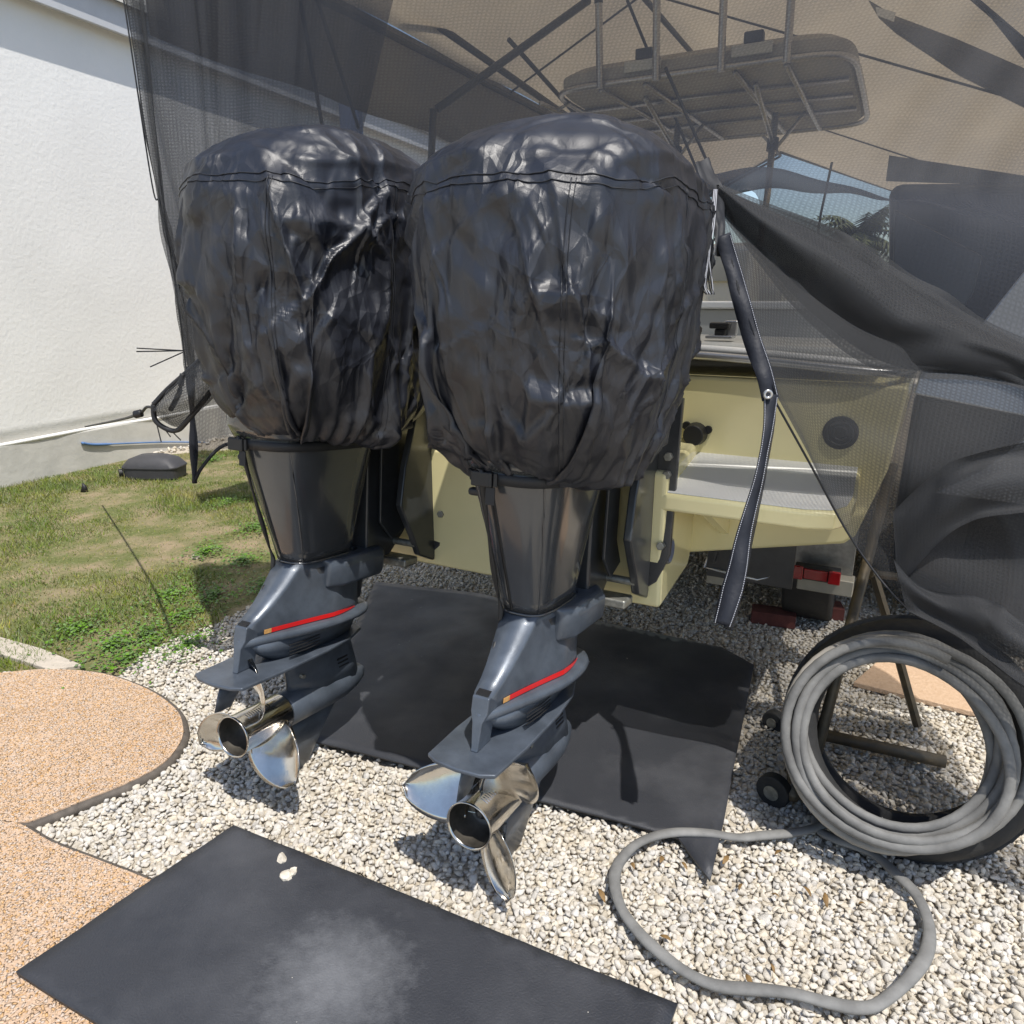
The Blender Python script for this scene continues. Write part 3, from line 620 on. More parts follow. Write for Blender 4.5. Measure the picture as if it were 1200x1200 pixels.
# cords on the wall
def on_wall(px, py, off=.09):
    d = ray(px, py); n = np.array([*WN, 0]); o = np.array([*(W0+WN*off), 0]); t = ((o-CAM)@n)/(d@n); return tuple(CAM+d*t)
bc = smooth_path([on_wall(96,519), on_wall(112,521), on_wall(150,519.5), on_wall(200,518), on_wall(262,519)], 5)
tag(MB().tube(bc, [.012]*8+[.007]*(len(bc)-8), 7).build('blue_cord', M['blue'], smooth=True), 'blue cord running along the foot of the white wall', 'cord')
# bait box
bp_ = gz(176, 563, 0); bx = empty('bait_station', (bp_[0], bp_[1], 0), R_(-4), 'black plastic wedge-shaped bait box on the lawn against the wall', 'bait box')
sy = 'superring'
def sring(cx, cy, z, hx, hy, n=4, m=28):
    return [(cx+hx*np.sign(math.cos(t))*abs(math.cos(t))**(2/n), cy+hy*np.sign(math.sin(t))*abs(math.sin(t))**(2/n), z) for t in [2*PI*i/m for i in range(m)]]
MB().loft([sring(0,.1,.0,.225,.12,5), sring(0,.1,.02,.235,.13,5), sring(0,.1,.10,.242,.135,5)]).build('tray', M['bait'], bx, smooth=False)
MB().loft([sring(0,.1,.101,.250,.142,5), sring(0,.1,.115,.250,.142,5), sring(0,.1,.175,.20,.115,4), sring(0,.1,.205,.12,.07,3)]).build('lid', M['bait'], bx, bevel=.006)
MB().cyl((-.245,.02,.06),(-.27,-.0,.06),.035).build('entry_cap', M['anode'], bx)
p = gz(99, 577); tag(MB().loft([sring(p[0],p[1],.0,.03,.02,3,10), sring(p[0],p[1]+.01,.05,.016,.014,3,10), sring(p[0]-.01,p[1]+.01,.075,.004,.004,2,10)]).build('sprinkler_cap', M['anode'], smooth=True), 'tiny black cap standing in the lawn left of the bait box', 'cap')
# bigger rocks in the lawn edge
p = gz(228, 655); o = mesh_obj('loose_stone', rock_bases(2, 3, 31)[0][0]*.035*np.array([1,1,.5]), bf, M['stone']); o.location = (p[0], p[1], .012); tag(o, 'white stone lying in the clover left of the left motor', 'stone')
# ------------------------------------------------------------------ outboard motors
def rring(cx, cy, z, hx, hy, n=2.6, m=36, taper=0.0):
    out = []
    for i in range(m):
        t = 2*PI*i/m; c, s = math.cos(t), math.sin(t)
        x = hx*np.sign(c)*abs(c)**(2/n); y = hy*np.sign(s)*abs(s)**(2/n)
        x *= 1+taper*(y/hy if hy else 0); out.append((cx+x, cy+y, z))
    return out
def foil(y0, y1, hx, z, m=32):      # y0 trailing (aft) edge, y1 leading edge
    out = []
    for i in range(m):
        t = 2*PI*i/m; s = (1-math.cos(t))/2      # 0 aft .. 1 front
        th = 2.6*hx*(1.0*math.sqrt(max(1-s, 0))*(s**.8)+.04)*(.95 if s else 1)
        out.append(((1 if t < PI else -1)*min(hx, th) if 0 < i < m/2 or i > m/2 else 0, y0+(y1-y0)*s, z))
    return out
def blade_mb(rot, rad=.222, hand=1):
    nr, nc = 12, 12; V = []
    for side in (1, -1):
        for i in range(nr+1):
            u = i/nr; r = .050+(rad-.050)*u
            ch = .165*(math.sin(PI*min(1, (u*.80+.20)))**.55)*(1 if u < .92 else math.sqrt(max(0.02, 1-((u-.92)/.08)**2)))
            pitch = .40; ph = math.atan2(pitch, 2*PI*r)
            for j in range(nc+1):
                s = (j/nc-.5)*ch; s += .03*u*u
                th = rot+s*math.cos(ph)/r; y = -.240-hand*s*math.sin(ph)-.050*u-(.016*(abs(2*j/nc-1)**2))*u
                tk = .0045*(1-u*.7)*max(0, 1-(2*j/nc-1)**2)+.0006
                V.append((r*math.cos(th), y+side*tk, r*math.sin(th)))
    n = (nr+1)*(nc+1); F = []
    for i in range(nr):
        for j in range(nc):
            a = i*(nc+1)+j; F.append((a, a+1, a+nc+2, a+nc+1)); F.append((n+a, n+a+nc+1, n+a+nc+2, n+a+1))
    per = [i*(nc+1) for i in range(nr+1)]+[nr*(nc+1)+j for j in range(1, nc+1)]+[i*(nc+1)+nc for i in range(nr-1, -1, -1)]+[j for j in range(nc-1, 0, -1)]
    for k in range(len(per)): a, b = per[k], per[(k+1) % len(per)]; F.append((a, b, b+n, a+n))
    mb = MB(); mb.add(V, F); return mb
ZS, ZA = .475, .862      # seam under the apron, top of the apron
def make_motor(origin, rz, tilt, rot, label, hand=1):
    r = empty('outboard_motor', origin, rz, label, 'outboard motor', 'twin outboard motors on the stern'); r.rotation_euler = (tilt, 0, rz)
    A = lambda name, mb, m, parent=r, **k: mb.build(name, m, parent, **k)
    gm, gd = M['motor'], M['motor_dark']
    # gearcase: torpedo, strut, skeg as one casting
    tor = MB().lathe_y([(-.155,.050),(-.15,.056),(-.05,.058),(.05,.060),(.12,.057),(.18,.046),(.225,.030),(.25,.012),(.256,.001)], 36)
    gc = A('gearcase', tor, gm, smooth=True)
    A('lower_strut', MB().loft([foil(-.125,.205,.050,.02), foil(-.13,.19,.042,.08), foil(-.14,.17,.038,.14), foil(-.155,.165,.042,.168), foil(-.165,.165,.046,.182)]), gm, smooth=True)
    for s_ in (-1, 1):
        for q in range(4): A('intake_slot', MB().box((s_*.0395-.004,.075+.0-.004*q,.060+.014*q),(s_*.0395+.004,.125-.004*q,.065+.014*q)), M['anode'])
        A('case_bolt', MB().cyl((s_*.030,-.10,.105),(s_*.046,-.10,.105),.007,6), M['bolt'])
    A('skeg', MB().loft([foil(-.13,.12,.012,-.045), foil(-.145,.04,.007,-.14), foil(-.15,-.04,.004,-.235)]), gm, smooth=True)
    # anti-ventilation plate
    ap = [(0,.20),(.055,.17),(.085,.08),(.098,-.05),(.100,-.25),(.092,-.395),(.06,-.412),(0,-.418)]
    ap = ap+[(-x, y) for x, y in ap[::-1][1:-1]]
    A('anti_ventilation_plate', MB().prism(ap, .180, .191), gm, bevel=.004, seg=3)
    A('trim_tab', MB().loft([foil(-.385,-.30,.010,.180), foil(-.40,-.315,.009,.14), foil(-.41,-.35,.006,.10)]), gm, smooth=True)
    # body between the plate and the ledge, with vent slots
    A('strake', MB().loft([rring(0,-.02,.191,.055,.19,2.2), rring(0,-.035,.225,.064,.225,2.2), rring(0,-.055,.262,.072,.24,2.1)]), gm, smooth=True)
    for s_ in (-1, 1):
        rib = MB()
        for q in range(4):
            z = .240-.010*q; rib.tube([(s_*.064,-.185,z),(s_*.0725,-.12,z),(s_*.0735,-.06,z)], [.0015,.0022,.0015], 6)
        A('vent_slots', rib, M['anode'])
    # ledge (splash plate) that carries the stripe
    def ledge(z, g, m=44):
        out = []
        for i in range(m):
            t = 2*PI*i/m; c, s = math.cos(t), math.sin(t); y = -.060+.262*s; wv = .105*(abs(c)**.75)*np.sign(c)*(1+.42*s if s > 0 else 1+.62*s)
            out.append((wv*g, y*1.0 if g >= 1 else -.060+(y+.060)*(1-(1-g)*.35), z))
        return out
    A('ledge', MB().loft([ledge(.255,.80), ledge(.264,1.0), ledge(.273,1.03), ledge(.282,.99), ledge(.286,.90)]), gm, smooth=True)
    # stripes: thin raised bands following the upper flank on both sides
    def flank(z, m=40):      # body above the ledge: narrow aft keel, concave flanks, round nose
        k = min(max((z-.283)/(ZS-.002-.283), 0), 1); e = k*k*(3-2*k); kk = max(0, (z-.330)/(ZS-.002-.330))
        y0 = -.300+.178*kk**.72; y1 = .170-.015*k; hx = .090-.024*e; w0 = .021+.026*e; h = m//2; P = []
        for i in range(h):
            s = i/(h-1); y = y0+(y1-y0)*s; t = min(1, s/.62); f = w0+(hx-w0)*(t**(1.25-.5*k))*(1 if s < .62 else math.sqrt(max(0, 1-((s-.62)/.385)**2.4))); P.append((f, y))
        return [(x, y, z) for x, y in P]+[(-x, y, z) for x, y in P[::-1]]
    A('midsection', MB().loft([flank(.283+(ZS-.002-.283)*k/9) for k in range(10)]), gm, smooth=True)
    for s_, in ((1,), (-1,)):
        V = []; F = []
        for i in range(17):
            y = -.275+.375*i/16; fr = flank(.292); best = None
            def xat(z, y):
                rr = flank(z, 160); c = [p for p in rr if p[0] > 0]; return min(c, key=lambda p: abs(p[1]-y))[0]
            wv = 1 if i < 13 else (17-i)/5
            z0, z1 = .2890, .2890+.013*wv
            V += [(s_*(xat(z0, y)+.0022), y, z0), (s_*(xat(z1, y)+.0022), y, z1)]
            if i: F.append((2*i-2, 2*i, 2*i+1, 2*i-1) if s_ > 0 else (2*i-1, 2*i+1, 2*i, 2*i-2))
        mesh_obj('red_stripe', V[4:], [tuple(q-4 for q in f) for f in F[2:]], M['red'], r, solid=.0014)
        mesh_obj('stripe_end', V[2:6], F[1:2] and [(0,2,3,1)], M['orange'], r, solid=.0012)
    A('rear_column', MB().loft([[(-.010,-.338,.1905),(.010,-.338,.1905),(.008,-.262,.1905),(-.008,-.262,.1905)], [(-.010,-.334,.20),(.010,-.334,.20),(.008,-.266,.20),(-.008,-.266,.20)], [(-.014,-.326,.262),(.014,-.326,.262),(.016,-.262,.262),(-.016,-.262,.262)], [(-.023,-.318,.285),(.023,-.318,.285),(.026,-.25,.285),(-.026,-.25,.285)], [(-.023,-.311,.322),(.023,-.311,.322),(.027,-.25,.338),(-.027,-.25,.338)]]), gm, bevel=.004, seg=3)
    A('cap_insert', MB().loft([[(-.017,-.306,.3235),(.017,-.306,.3235),(.020,-.268,.3335),(-.020,-.268,.3335)], [(-.016,-.305,.3275),(.016,-.305,.3275),(.019,-.269,.3375),(-.019,-.269,.3375)]]), M['anode'])
    # lower mount cover (boxy saddle round the front)
    mc = [(-.078,-.03),(-.108,.02),(-.115,.20),(-.09,.245),(.09,.245),(.115,.20),(.108,.02),(.078,-.03)]
    A('mount_cover', MB().loft([[(x*.93, y, ZS-.095) for x, y in mc], [(x, y, ZS-.08) for x, y in mc], [(x*1.02, y+.004, ZS-.022) for x, y in mc], [(x*.90, y-.006, ZS-.002) for x, y in mc]]), gm, bevel=.010, seg=3)
    A('drive_housing', MB().loft([rring(0,.05,.30,.062,.15,3), rring(0,.06,.45,.066,.17,3)]), M['black_metal'], smooth=True)
    # tall apron: two clamshells with a slot between on the port/aft side
    def apr(z, m=48):
        k = (z-ZS)/(ZA-ZS); hx = .068+.068*k**1.15; y0 = -.125-.125*k; y1 = .135+.055*k; cy = (y0+y1)/2; hy = (y1-y0)/2
        return rring(0, cy, z, hx, hy, 3.4, m, .06)
    A('apron', MB().loft([apr(ZS+(ZA-ZS)*k/10) for k in range(11)]), gd, smooth=True)
    lip = [(x*1.012, y*1.01, z) for x, y, z in apr(ZS)]
    A('apron_lip', MB().tube(lip, .0035, 6, closed=True), gd, smooth=True)
    # aft rib and recess on the aft-port corner
    def aft(z, x, out=0.004):
        rr = apr(z, 240); c = [p for p in rr if p[1] < (apr(z)[0][1])]; return min(c, key=lambda p: abs(p[0]-x))[1]-out
    slot = MB(); Zs = np.linspace(ZS+.008, ZA-.005, 14); V = []; F = []
    for i, z in enumerate(Zs):
        k = (z-ZS)/(ZA-ZS); xa, xb = -.052-.045*k, -.016-.016*k; V += [(xa, aft(z, xa, .002), z), (xb, aft(z, xb, .002), z)]
        if i: F.append((2*i-2, 2*i-1, 2*i+1, 2*i))
    mesh_obj('apron_slot', V, F, M['anode'], r, solid=.003)
    for xx in (-.088, .098):
        A('apron_seam', MB().tube([(xx*(.5+.5*(z-ZS)/(ZA-ZS)), aft(z, xx*(.5+.5*(z-ZS)/(ZA-ZS)), .0005), z) for z in np.linspace(ZS+.003, ZA-.005, 12)], .0022, 6), gd, smooth=True)
    # cowl bottom pan that shows below the cover
    A('cowl_pan', MB().loft([rring(0,-.03,ZA-.005,.139,.225,3.4), rring(0,-.02,ZA+.03,.155,.25,3.4), rring(0,.01,ZA+.10,.175,.28,3.2), rring(0,.03,ZA+.30,.19,.30,3.0)]), gd, smooth=True)
    hy_ = aft(ZA-.06, -.09, 0); A('pan_handle', MB().box((-.115,hy_-.004,ZA-.080),(-.062,hy_+.02,ZA-.060)), M['anode'], bevel=.008)
    # hanging black cord / hose down the aft side
    hz_ = smooth_path([(-.045,-.262,.86),(-.050,-.222,.74),(-.052,-.180,.62),(-.050,-.146,.52),(-.045,-.135,.475),(-.046,-.150,.43),(-.034,-.185,.40),(-.036,-.215,.375)], 5)
    A('cord', MB().tube(hz_, [.0055+.002*math.sin(i*.7) for i in range(len(hz_))], 7), M['anode'], smooth=True)
    # propeller
    pr = MB().lathe_y([(-.150,.052),(-.162,.0575),(-.32,.0575),(-.342,.0605),(-.350,.0625),(-.352,.0600),(-.345,.0570),(-.26,.0545),(-.25,.03),(-.25,.001)], 40)
    pp = A('propeller', pr, M['steel'], smooth=True)
    A('bore', MB().lathe_y([(-.3455,.0568),(-.262,.0540),(-.258,.032),(-.258,.001)], 36, caps=False), M['bore'], pp, smooth=True)
    A('nut', MB().lathe_y([(-.258,.020),(-.285,.020),(-.290,.016),(-.30,.010),(-.302,.001)], 6), M['black_metal'], pp)
    A('washer', MB().lathe_y([(-.258,.034),(-.264,.034),(-.266,.030),(-.266,.001)], 24), M['bolt'], pp)
    A('cotter_pin', MB().cyl((-.034,-.293,-.004),(.016,-.290,.002),.0016,8), M['steel'], pp)
    em = MB()
    for q in range(11): yy = -.225-.0085*q; em.tube([(.0575*math.sin(t), yy, .0575*math.cos(t)) for t in (.18,.30,.42,.54)], .0014, 4)
    A('embossed_marks', em, M['steel'], pp)['kind'] = 'stuff'
    for k in range(3): A('blade', blade_mb(rot+2*PI*k/3, hand=hand), M['steel'], pp, smooth=True)
    # clamp bracket bolted to the transom
    zb, zt = .40, .97
    br = A('swivel_bracket', MB().prism([(.17,zb+.06),(.30,zb+.02),(.40,zb+.10),(.41,zt),(.17,zt)], -.075, .075, 'x'), M['black_metal'], bevel=.01)
    for s_ in (-1, 1):
        q = MB().prism([(.22,.62),(.30,.50),(.34,zb+.03),(.44,zb-.01),(.452,zb+.04),(.452,zt+.05),(.33,zt+.05),(.24,.75)], s_*.150, s_*.176, 'x')
        cb = A('clamp_plate', q, M['black_metal'], bevel=.006)
        fl = MB().prism([(s_*.150,zt+.05),(s_*.150,zb+.08),(s_*.165,zb+.02),(s_*.20,zb+.05),(s_*.235,zb+.14),(s_*.235,zt+.05)], .432, .453, 'y')
        A('flange', fl, M['black_metal'], cb, bevel=.004)
        for z in (.845, .79, .57): A('bolt', MB().cyl((s_*.208,.432,z),(s_*.208,.412,z),.0135,6), M['bolt'], cb, bevel=.002)
        A('tilt_plate', MB().prism([(.20,.56),(.27,.49),(.35,.52),(.30,.60),(.30,.90),(.20,.90)], s_*.098, s_*.108, 'x'), M['black_metal'], bevel=.003)
    A('tilt_ram', MB().cyl((.0,.30,.46),(.0,.25,.86),.026).cyl((0,.31,.42),(0,.295,.47),.018), M['black_metal'], smooth=False, bevel=.003)
    A('bracket_anode', MB().box((-.15,.29,zb-.012),(.15,.37,zb+.018)), M['bolt'], bevel=.008)
    A('thrust_bar', MB().cyl((-.165,.33,.47),(.165,.33,.47),.012), M['bolt'])
    return r
TI = R_(-5.0)
SP = .763
o_r = OB-FW*.02-RT*.01; m_r = make_motor((o_r[0], o_r[1], .242), -HD, TI, R_(168), 'grey outboard motor with red stripe, nearer and right of the pair')
pL = OB-RT*(SP+.04)-FW*.03
m_l = make_motor((pL[0], pL[1], .245), -HD+R_(1.0), TI+R_(-1.5), R_(80), 'grey outboard motor with red stripe, left of the pair, over the gravel edge', -1)

# ------------------------------------------------------------------ wrinkled covers
def make_cover(seed, loc, rz, label, W, L, H, clip, excess=.12):
    X, F, Cc, rimm, H_ = cover_mesh(seed, W, L, H, excess=excess)
    nrm = None
    r = mesh_obj('motor_cover', X, F, M['nylon'], smooth=True)
    bmm = bmesh.new(); bmm.from_mesh(r.data); bmesh.ops.recalc_face_normals(bmm, faces=bmm.faces); bmm.to_mesh(r.data); bmm.free()
    r.location = loc; r.rotation_euler = (R_(-2), 0, rz)
    tag(r, label, 'motor cover', 'black covers over the two motors')
    m = r.modifiers.new('s', 'SOLIDIFY'); m.thickness = .0016; m.offset = -1
    r.data.validate(); nn = np.zeros((len(X), 3)); r.data.vertices.foreach_get('normal', nn.ravel()) if False else None
    nn = np.array([v.normal[:] for v in r.data.vertices])
    cen = np.array([0, 0, H*.45])
    # seams follow grid lines of the cloth: the crown seam and panel seams
    def seam(sel, key, closed=False, off=.0008, rad=.0019, name='seam', mt='thread'):
        idx = np.where(sel)[0]; idx = idx[np.argsort(key[idx])]
        if not len(idx): return
        P = X[idx]+nn[idx]*off
        MB().tube(P, rad, 5, closed=closed, flat=.7).build(name, M[mt], r, smooth=True)
        return P
    ang = np.arctan2(Cc[:, 1], Cc[:, 0]); zl = np.unique(np.round(Cc[:, 2], 5)); zt = zl[-2]; zt2 = zl[-4]; side = np.maximum(abs(Cc[:, 0]), abs(Cc[:, 1])) > 1-1e-6
    P = seam(side & (abs(Cc[:, 2]-zt) < 1e-4), ang, True)
    P2 = seam(side & (abs(Cc[:, 2]-zt2) < 1e-4), ang, True, rad=.0014)
    gl = np.unique(np.round(Cc[:, 0], 5)); 
    def near(v): return gl[np.argmin(abs(gl-v))]
    for fx_, v in (('aft', .62), ('stb', -.15), ('stb', .55)):
        c = near(v); c2 = near(v+.035)
        for cc_, rd in ((c, .0016), (c2, .0012)):
            if fx_ == 'aft': sel = (Cc[:, 1] < -1+1e-6) & (abs(Cc[:, 0]-cc_) < 1e-4) & (Cc[:, 2] < zt)
            else: sel = (Cc[:, 0] > 1-1e-6) & (abs(Cc[:, 1]-cc_) < 1e-4) & (Cc[:, 2] < zt)
            seam(sel, Cc[:, 2], rad=rd)
    # gathered hem with elastic
    hp_ = X[rimm]; a2 = ang[rimm]; hp_ = hp_[np.argsort(a2)]
    MB().tube(hp_, .007, 6, closed=True).build('elastic_hem', M['nylon'], r, smooth=True)
    return r
def strap(loc, rz, tilt, label, bx):
    r = empty('cover_strap', loc, rz, label, 'strap'); r.rotation_euler = (tilt, 0, rz)
    z0 = ZA-.025; k = (z0-ZS)/(ZA-ZS); hx = .068+.068*k**1.15+.006; y0 = -.125-.125*k-.006; y1 = .135+.055*k+.006
    rings = [rring(0, (y0+y1)/2, z0-.012, hx, (y1-y0)/2, 3.4, 60, .06), rring(0, (y0+y1)/2, z0+.014, hx+.006, (y1-y0)/2+.006, 3.4, 60, .06)]
    V = rings[0]+rings[1]; F = [(i, (i+1) % 60, 60+(i+1) % 60, 60+i) for i in range(60)]
    mesh_obj('band', V, F, M['webbing'], r, smooth=True, solid=.003)
    MB().box((bx-.028, y0-.016, z0-.018), (bx+.028, y0-.003, z0+.018)).build('buckle', M['anode'], r, bevel=.004)
    MB().box((bx+.030, y0-.012, z0-.016), (bx+.040, y0-.004, z0+.016)).build('buckle_slider', M['anode'], r, bevel=.002)
    MB().box((bx+.01, y0-.010, z0-.06), (bx+.034, y0-.006, z0-.018)).build('loose_end', M['webbing'], r, bevel=.001)
strap(m_r.location, -HD, TI, 'black webbing strap with plastic buckle round the right motor below its cover', -.045)
strap(m_l.location, m_l.rotation_euler[2], m_l.rotation_euler[0], 'black webbing strap round the left motor below its cover', -.06)
cr_ = OB+FW*.075+RT*.02
make_cover(3, (cr_[0], cr_[1], 1.24), -HD, 'creased black nylon cover on the right motor, the larger and nearer one', .61, .79, .645, 1)
cl_ = pL+FW*.10+RT*.08
make_cover(8, (cl_[0], cl_[1], 1.285), -HD-R_(1), 'creased black nylon cover on the left motor, beside the mesh edge', .57, .76, .655, 1)
# ------------------------------------------------------------------ boat (boat coordinates: x to starboard, y forward, z up)
boat = empty('fishing_boat', (OB[0], OB[1], 0), -HD, 'pale yellow fishing boat with hard top on its trailer, seen from the stern', 'boat')
B = lambda name, mb, m, parent=boat, **k: mb.build(name, m, parent, **k)
XC = -.38; YT = .83
# stern bracket box that carries the motors
bk = MB().prism([(.455,.560),(.455,1.00),(YT+.02,1.04),(YT+.02,.66),(.80,.590)], XC-.585, XC+.585, 'x')
B('motor_bracket', bk, M['yellow'], bevel=.016, seg=4)
# hull: stations forward of the transom
def station(y, hb, zk, zc, zs, fl):
    h = [(0, zk), (.45*hb, zk+(zc-zk)*.5), (fl*hb, zc), (fl*hb+.03, zc+.03), (.98*hb, (zc+zs)/2), (hb, zs)]
    pts = [(XC+x, y, z) for x, z in h]+[(XC-x, y, z) for x, z in h[::-1]][:-1]
    return pts
hl = [station(YT, 1.19, .50, .74, 1.25, .90), station(2.5, 1.26, .49, .74, 1.31, .90), station(4.5, 1.24, .52, .80, 1.40, .86), station(6.2, .98, .62, .98, 1.55, .78), station(7.6, .50, .85, 1.25, 1.68, .65), station(8.3, .06, 1.2, 1.5, 1.78, .6)]
B('hull', MB().loft(hl), M['yellow'], smooth=False, bevel=.012)
# deck, coaming and rub rail round the stern
zr = 1.300
railp = [(XC+1.20,1.9,zr+.02),(XC+1.20,YT+.25,zr-.005),(XC+1.17,YT+.06,zr-.012),(XC+1.08,YT-.01,zr-.01),(XC+.6,YT-.018,zr+.02),(XC,YT-.02,zr+.03),(XC-.6,YT-.018,zr+.02),(XC-1.08,YT-.01,zr-.01),(XC-1.17,YT+.06,zr-.012),(XC-1.20,YT+.25,zr),(XC-1.20,1.9,zr+.02)]
B('rub_rail', MB().tube(smooth_path(railp, 5), .014, 8), M['rail'], smooth=True)
B('deck_edge', MB().tube(smooth_path([(x, y+.022*(1 if abs(y-YT) < .1 else 0), z+.020) for x, y, z in railp], 5), .013, 8), M['white_gel'], smooth=True)
B('coaming', MB().loft([[(XC-1.12,YT+.03,zr+.03-.004),(XC+1.12,YT+.03,zr-.0),(XC+1.14,YT+.62,zr+.0),(XC-1.14,YT+.62,zr+.02)],[(XC-1.10,YT+.045,zr+.085),(XC+1.10,YT+.045,zr+.055),(XC+1.12,YT+.60,zr+.055),(XC-1.12,YT+.60,zr+.075)]]), M['grey_gel'], bevel=.02, seg=3)
B('cockpit_bulkhead', MB().box((XC-1.05,YT+.62,.9),(XC+1.05,YT+.66,1.46)), M['grey_gel'], bevel=.01)
B('coaming_top', MB().box((XC-1.06,YT+.60,1.46),(XC+1.06,YT+.78,1.49)), M['white_gel'], bevel=.008)
B('console', MB().prism([(2.2,.9),(2.15,1.55),(2.3,1.66),(2.9,1.66),(3.1,.9)], XC-.1, XC+.62, 'x'), M['grey_gel'], bevel=.03)
#B('helm_seat', MB().box((XC-.5,1.9,1.45),(XC+.5,2.35,1.62)).box((XC-.5,2.30,1.6),(XC+.5,2.42,2.0)), M['white_gel'], bevel=.04, seg=3)
#B('seat_base', MB().box((XC-.42,1.95,.9),(XC+.42,2.3,1.45)), M['grey_gel'], bevel=.01)
lp0, lp1 = fy(826, 285, 1.9), fy(884, 285, 1.9); B('leaning_post', MB().box((lp0[0],1.9,.9),(lp1[0],2.3,lp0[2])), M['white_gel'], bevel=.04, seg=3)
B('post_cushion', MB().box((lp0[0]+.02,1.88,lp0[2]-.17),(lp1[0]-.02,1.9,lp0[2]-.04)), M['grey_gel'], bevel=.008)
# latch on the coaming
lt = fy(846, 372, YT+.10); lx, ly = lt[0], lt[1]; lz = zr+.075
la = B('latch', MB().box((lx-.045,ly-.03,lz-.004),(lx+.045,ly+.03,lz+.006)), M['rail'], bevel=.003)
B('latch_knob', MB().box((lx-.018,ly-.018,lz+.004),(lx+.018,ly+.018,lz+.028)).box((lx-.036,ly-.022,lz+.028),(lx+.030,ly+.022,lz+.048)), M['anode'], la, bevel=.005)
B('latch_arm', MB().box((lx+.005,ly+.02,lz+.002),(lx+.05,ly+.035,lz+.055)), M['rail'], la, bevel=.006)
# swim platform
q = [(-.03,.452),(.20,.452),(.60,.452),(.672,.468),(.706,.510),(.715,.60),(.712,YT+.01),(-.03,YT+.01)]
q = [(.165,.455)]+q[2:7]+[(.165,YT+.012)]
def inset(poly, d):
    cx = np.mean([p[0] for p in poly]); cy = np.mean([p[1] for p in poly]); return [(x-np.sign(x-cx)*d, y-np.sign(y-cy)*d) for x, y in poly]
sl_ = lambda P: [(x, y, z+(y-.45)*.15) for x, y, z in P]
pl = B('swim_platform', MB().loft([sl_([(x, y, .880) for x, y in inset(q, .008)]), sl_([(x, y, .888) for x, y in q]), sl_([(x, y, .928) for x, y in q]), sl_([(x, y, .936) for x, y in inset(q, .008)])]), M['yellow'], bevel=.014, seg=4)
B('nonskid_pad', MB().loft([sl_([(x, y, .9362) for x, y in inset(q, .010)]), sl_([(x, y, .9395) for x, y in inset(q, .010)])]), M['white_gel'], pl, bevel=.001)
qm = [(2*XC-x, y) for x, y in q][::-1]
pl2 = B('swim_platform', MB().loft([[(x, y, .868) for x, y in inset(qm, .008)], [(x, y, .885) for x, y in qm], [(x, y, .945) for x, y in qm], [(x, y, .955) for x, y in inset(qm, .008)]]), M['yellow'], bevel=.014, seg=4)
B('nonskid_pad', MB().prism(inset(qm, .028), .9551, .9585), M['white_gel'], pl2, bevel=.001)
B('platform_bracket', MB().prism([(.50,.875),(YT,.875),(YT,.72)], .30, .33, 'x'), M['yellow'], pl)
# fittings
tf = fx(782, 645, XC+.585); B('trim_ring', MB().cyl((tf[0],tf[1],tf[2]),(tf[0]+.012,tf[1],tf[2]),.045,24,r2=.040), M['rail'])
B('trim_ring_lens', MB().cyl((tf[0]+.012,tf[1],tf[2]),(tf[0]+.014,tf[1],tf[2]),.034,24), M['blue_post'])
rp = fy(816, 508, YT); pg = B('washdown_plug', MB().cyl((rp[0],YT,rp[2]),(rp[0],YT-.05,rp[2]),.040,20,r2=.034), M['anode'], bevel=.004)
for k in range(3):
    t = 2*PI*k/3+.4; B('plug_lug', MB().cyl((rp[0]+.043*math.cos(t),YT,rp[2]+.043*math.sin(t)),(rp[0]+.043*math.cos(t),YT-.012,rp[2]+.043*math.sin(t)),.014,10), M['anode'], pg)
dp = fy(985, 507, YT); dv = B('round_vent', MB().cyl((dp[0],YT+.002,dp[2]),(dp[0],YT-.010,dp[2]),.052,28), M['anode'], bevel=.003)
for rr_ in (.020, .036): B('vent_ring', MB().tube([(dp[0]+rr_*math.cos(2*PI*k/20),YT-.011,dp[2]+rr_*math.sin(2*PI*k/20)) for k in range(20)], .003, 5, closed=True), M['black_metal'], dv)
# hoses and rigging between bracket and transom
#B('rigging_hose', MB().tube(smooth_path([(.02,.45,1.12),(.12,.36,1.10),(.30,.40,1.02),(.26,.60,1.0),(.24,.83,1.06)], 6), .022, 9), M['anode'], smooth=True)
#B('rigging_hose', MB().tube(smooth_path([(.10,.44,1.14),(.24,.34,1.04),(.36,.44,.99),(.34,.64,1.02),(.33,.83,1.10)], 6), .018, 9), M['alu'], smooth=True)
# sponson bottom edge visible under the platform
B('step_tray', MB().box((XC+.68,.86,.80),(XC+1.02,1.3,.84)), M['grey_gel'], bevel=.01)

# hard top on aluminium legs
def hb(px, py, z): p = gz(px, py, z); v = np.array(p[:2])-OB; return (float(v@RT), float(v@FW), z)
zt_ = 2.93
c0, c1, c2 = hb(690, 88, zt_), hb(1000, 62, zt_), hb(995, 147, zt_)
y0t, y1t = c1[1]-.05, c2[1]; x0t, x1t = -1.70, c1[0]
cxm = (x0t+x1t)/2; hw = (x1t-x0t)/2
def topring(z, g):
    P = []
    for i in range(40):
        t = 2*PI*i/40; c, s = math.cos(t), math.sin(t); P.append((cxm+(hw-g)*np.sign(c)*abs(c)**.22, (y0t+y1t)/2+((y1t-y0t)/2-g)*np.sign(s)*abs(s)**.24, z))
    return P
ht = B('hard_top', MB().loft([topring(zt_, .03), topring(zt_+.03, .0), topring(zt_+.10, .0), topring(zt_+.15, .08), topring(zt_+.17,.35)]), M['topskin'], bevel=.006)
rim = topring(zt_+.0, -.014); B('rim_tube', MB().tube(rim, .021, 8, closed=True), M['alu'], ht, smooth=True)
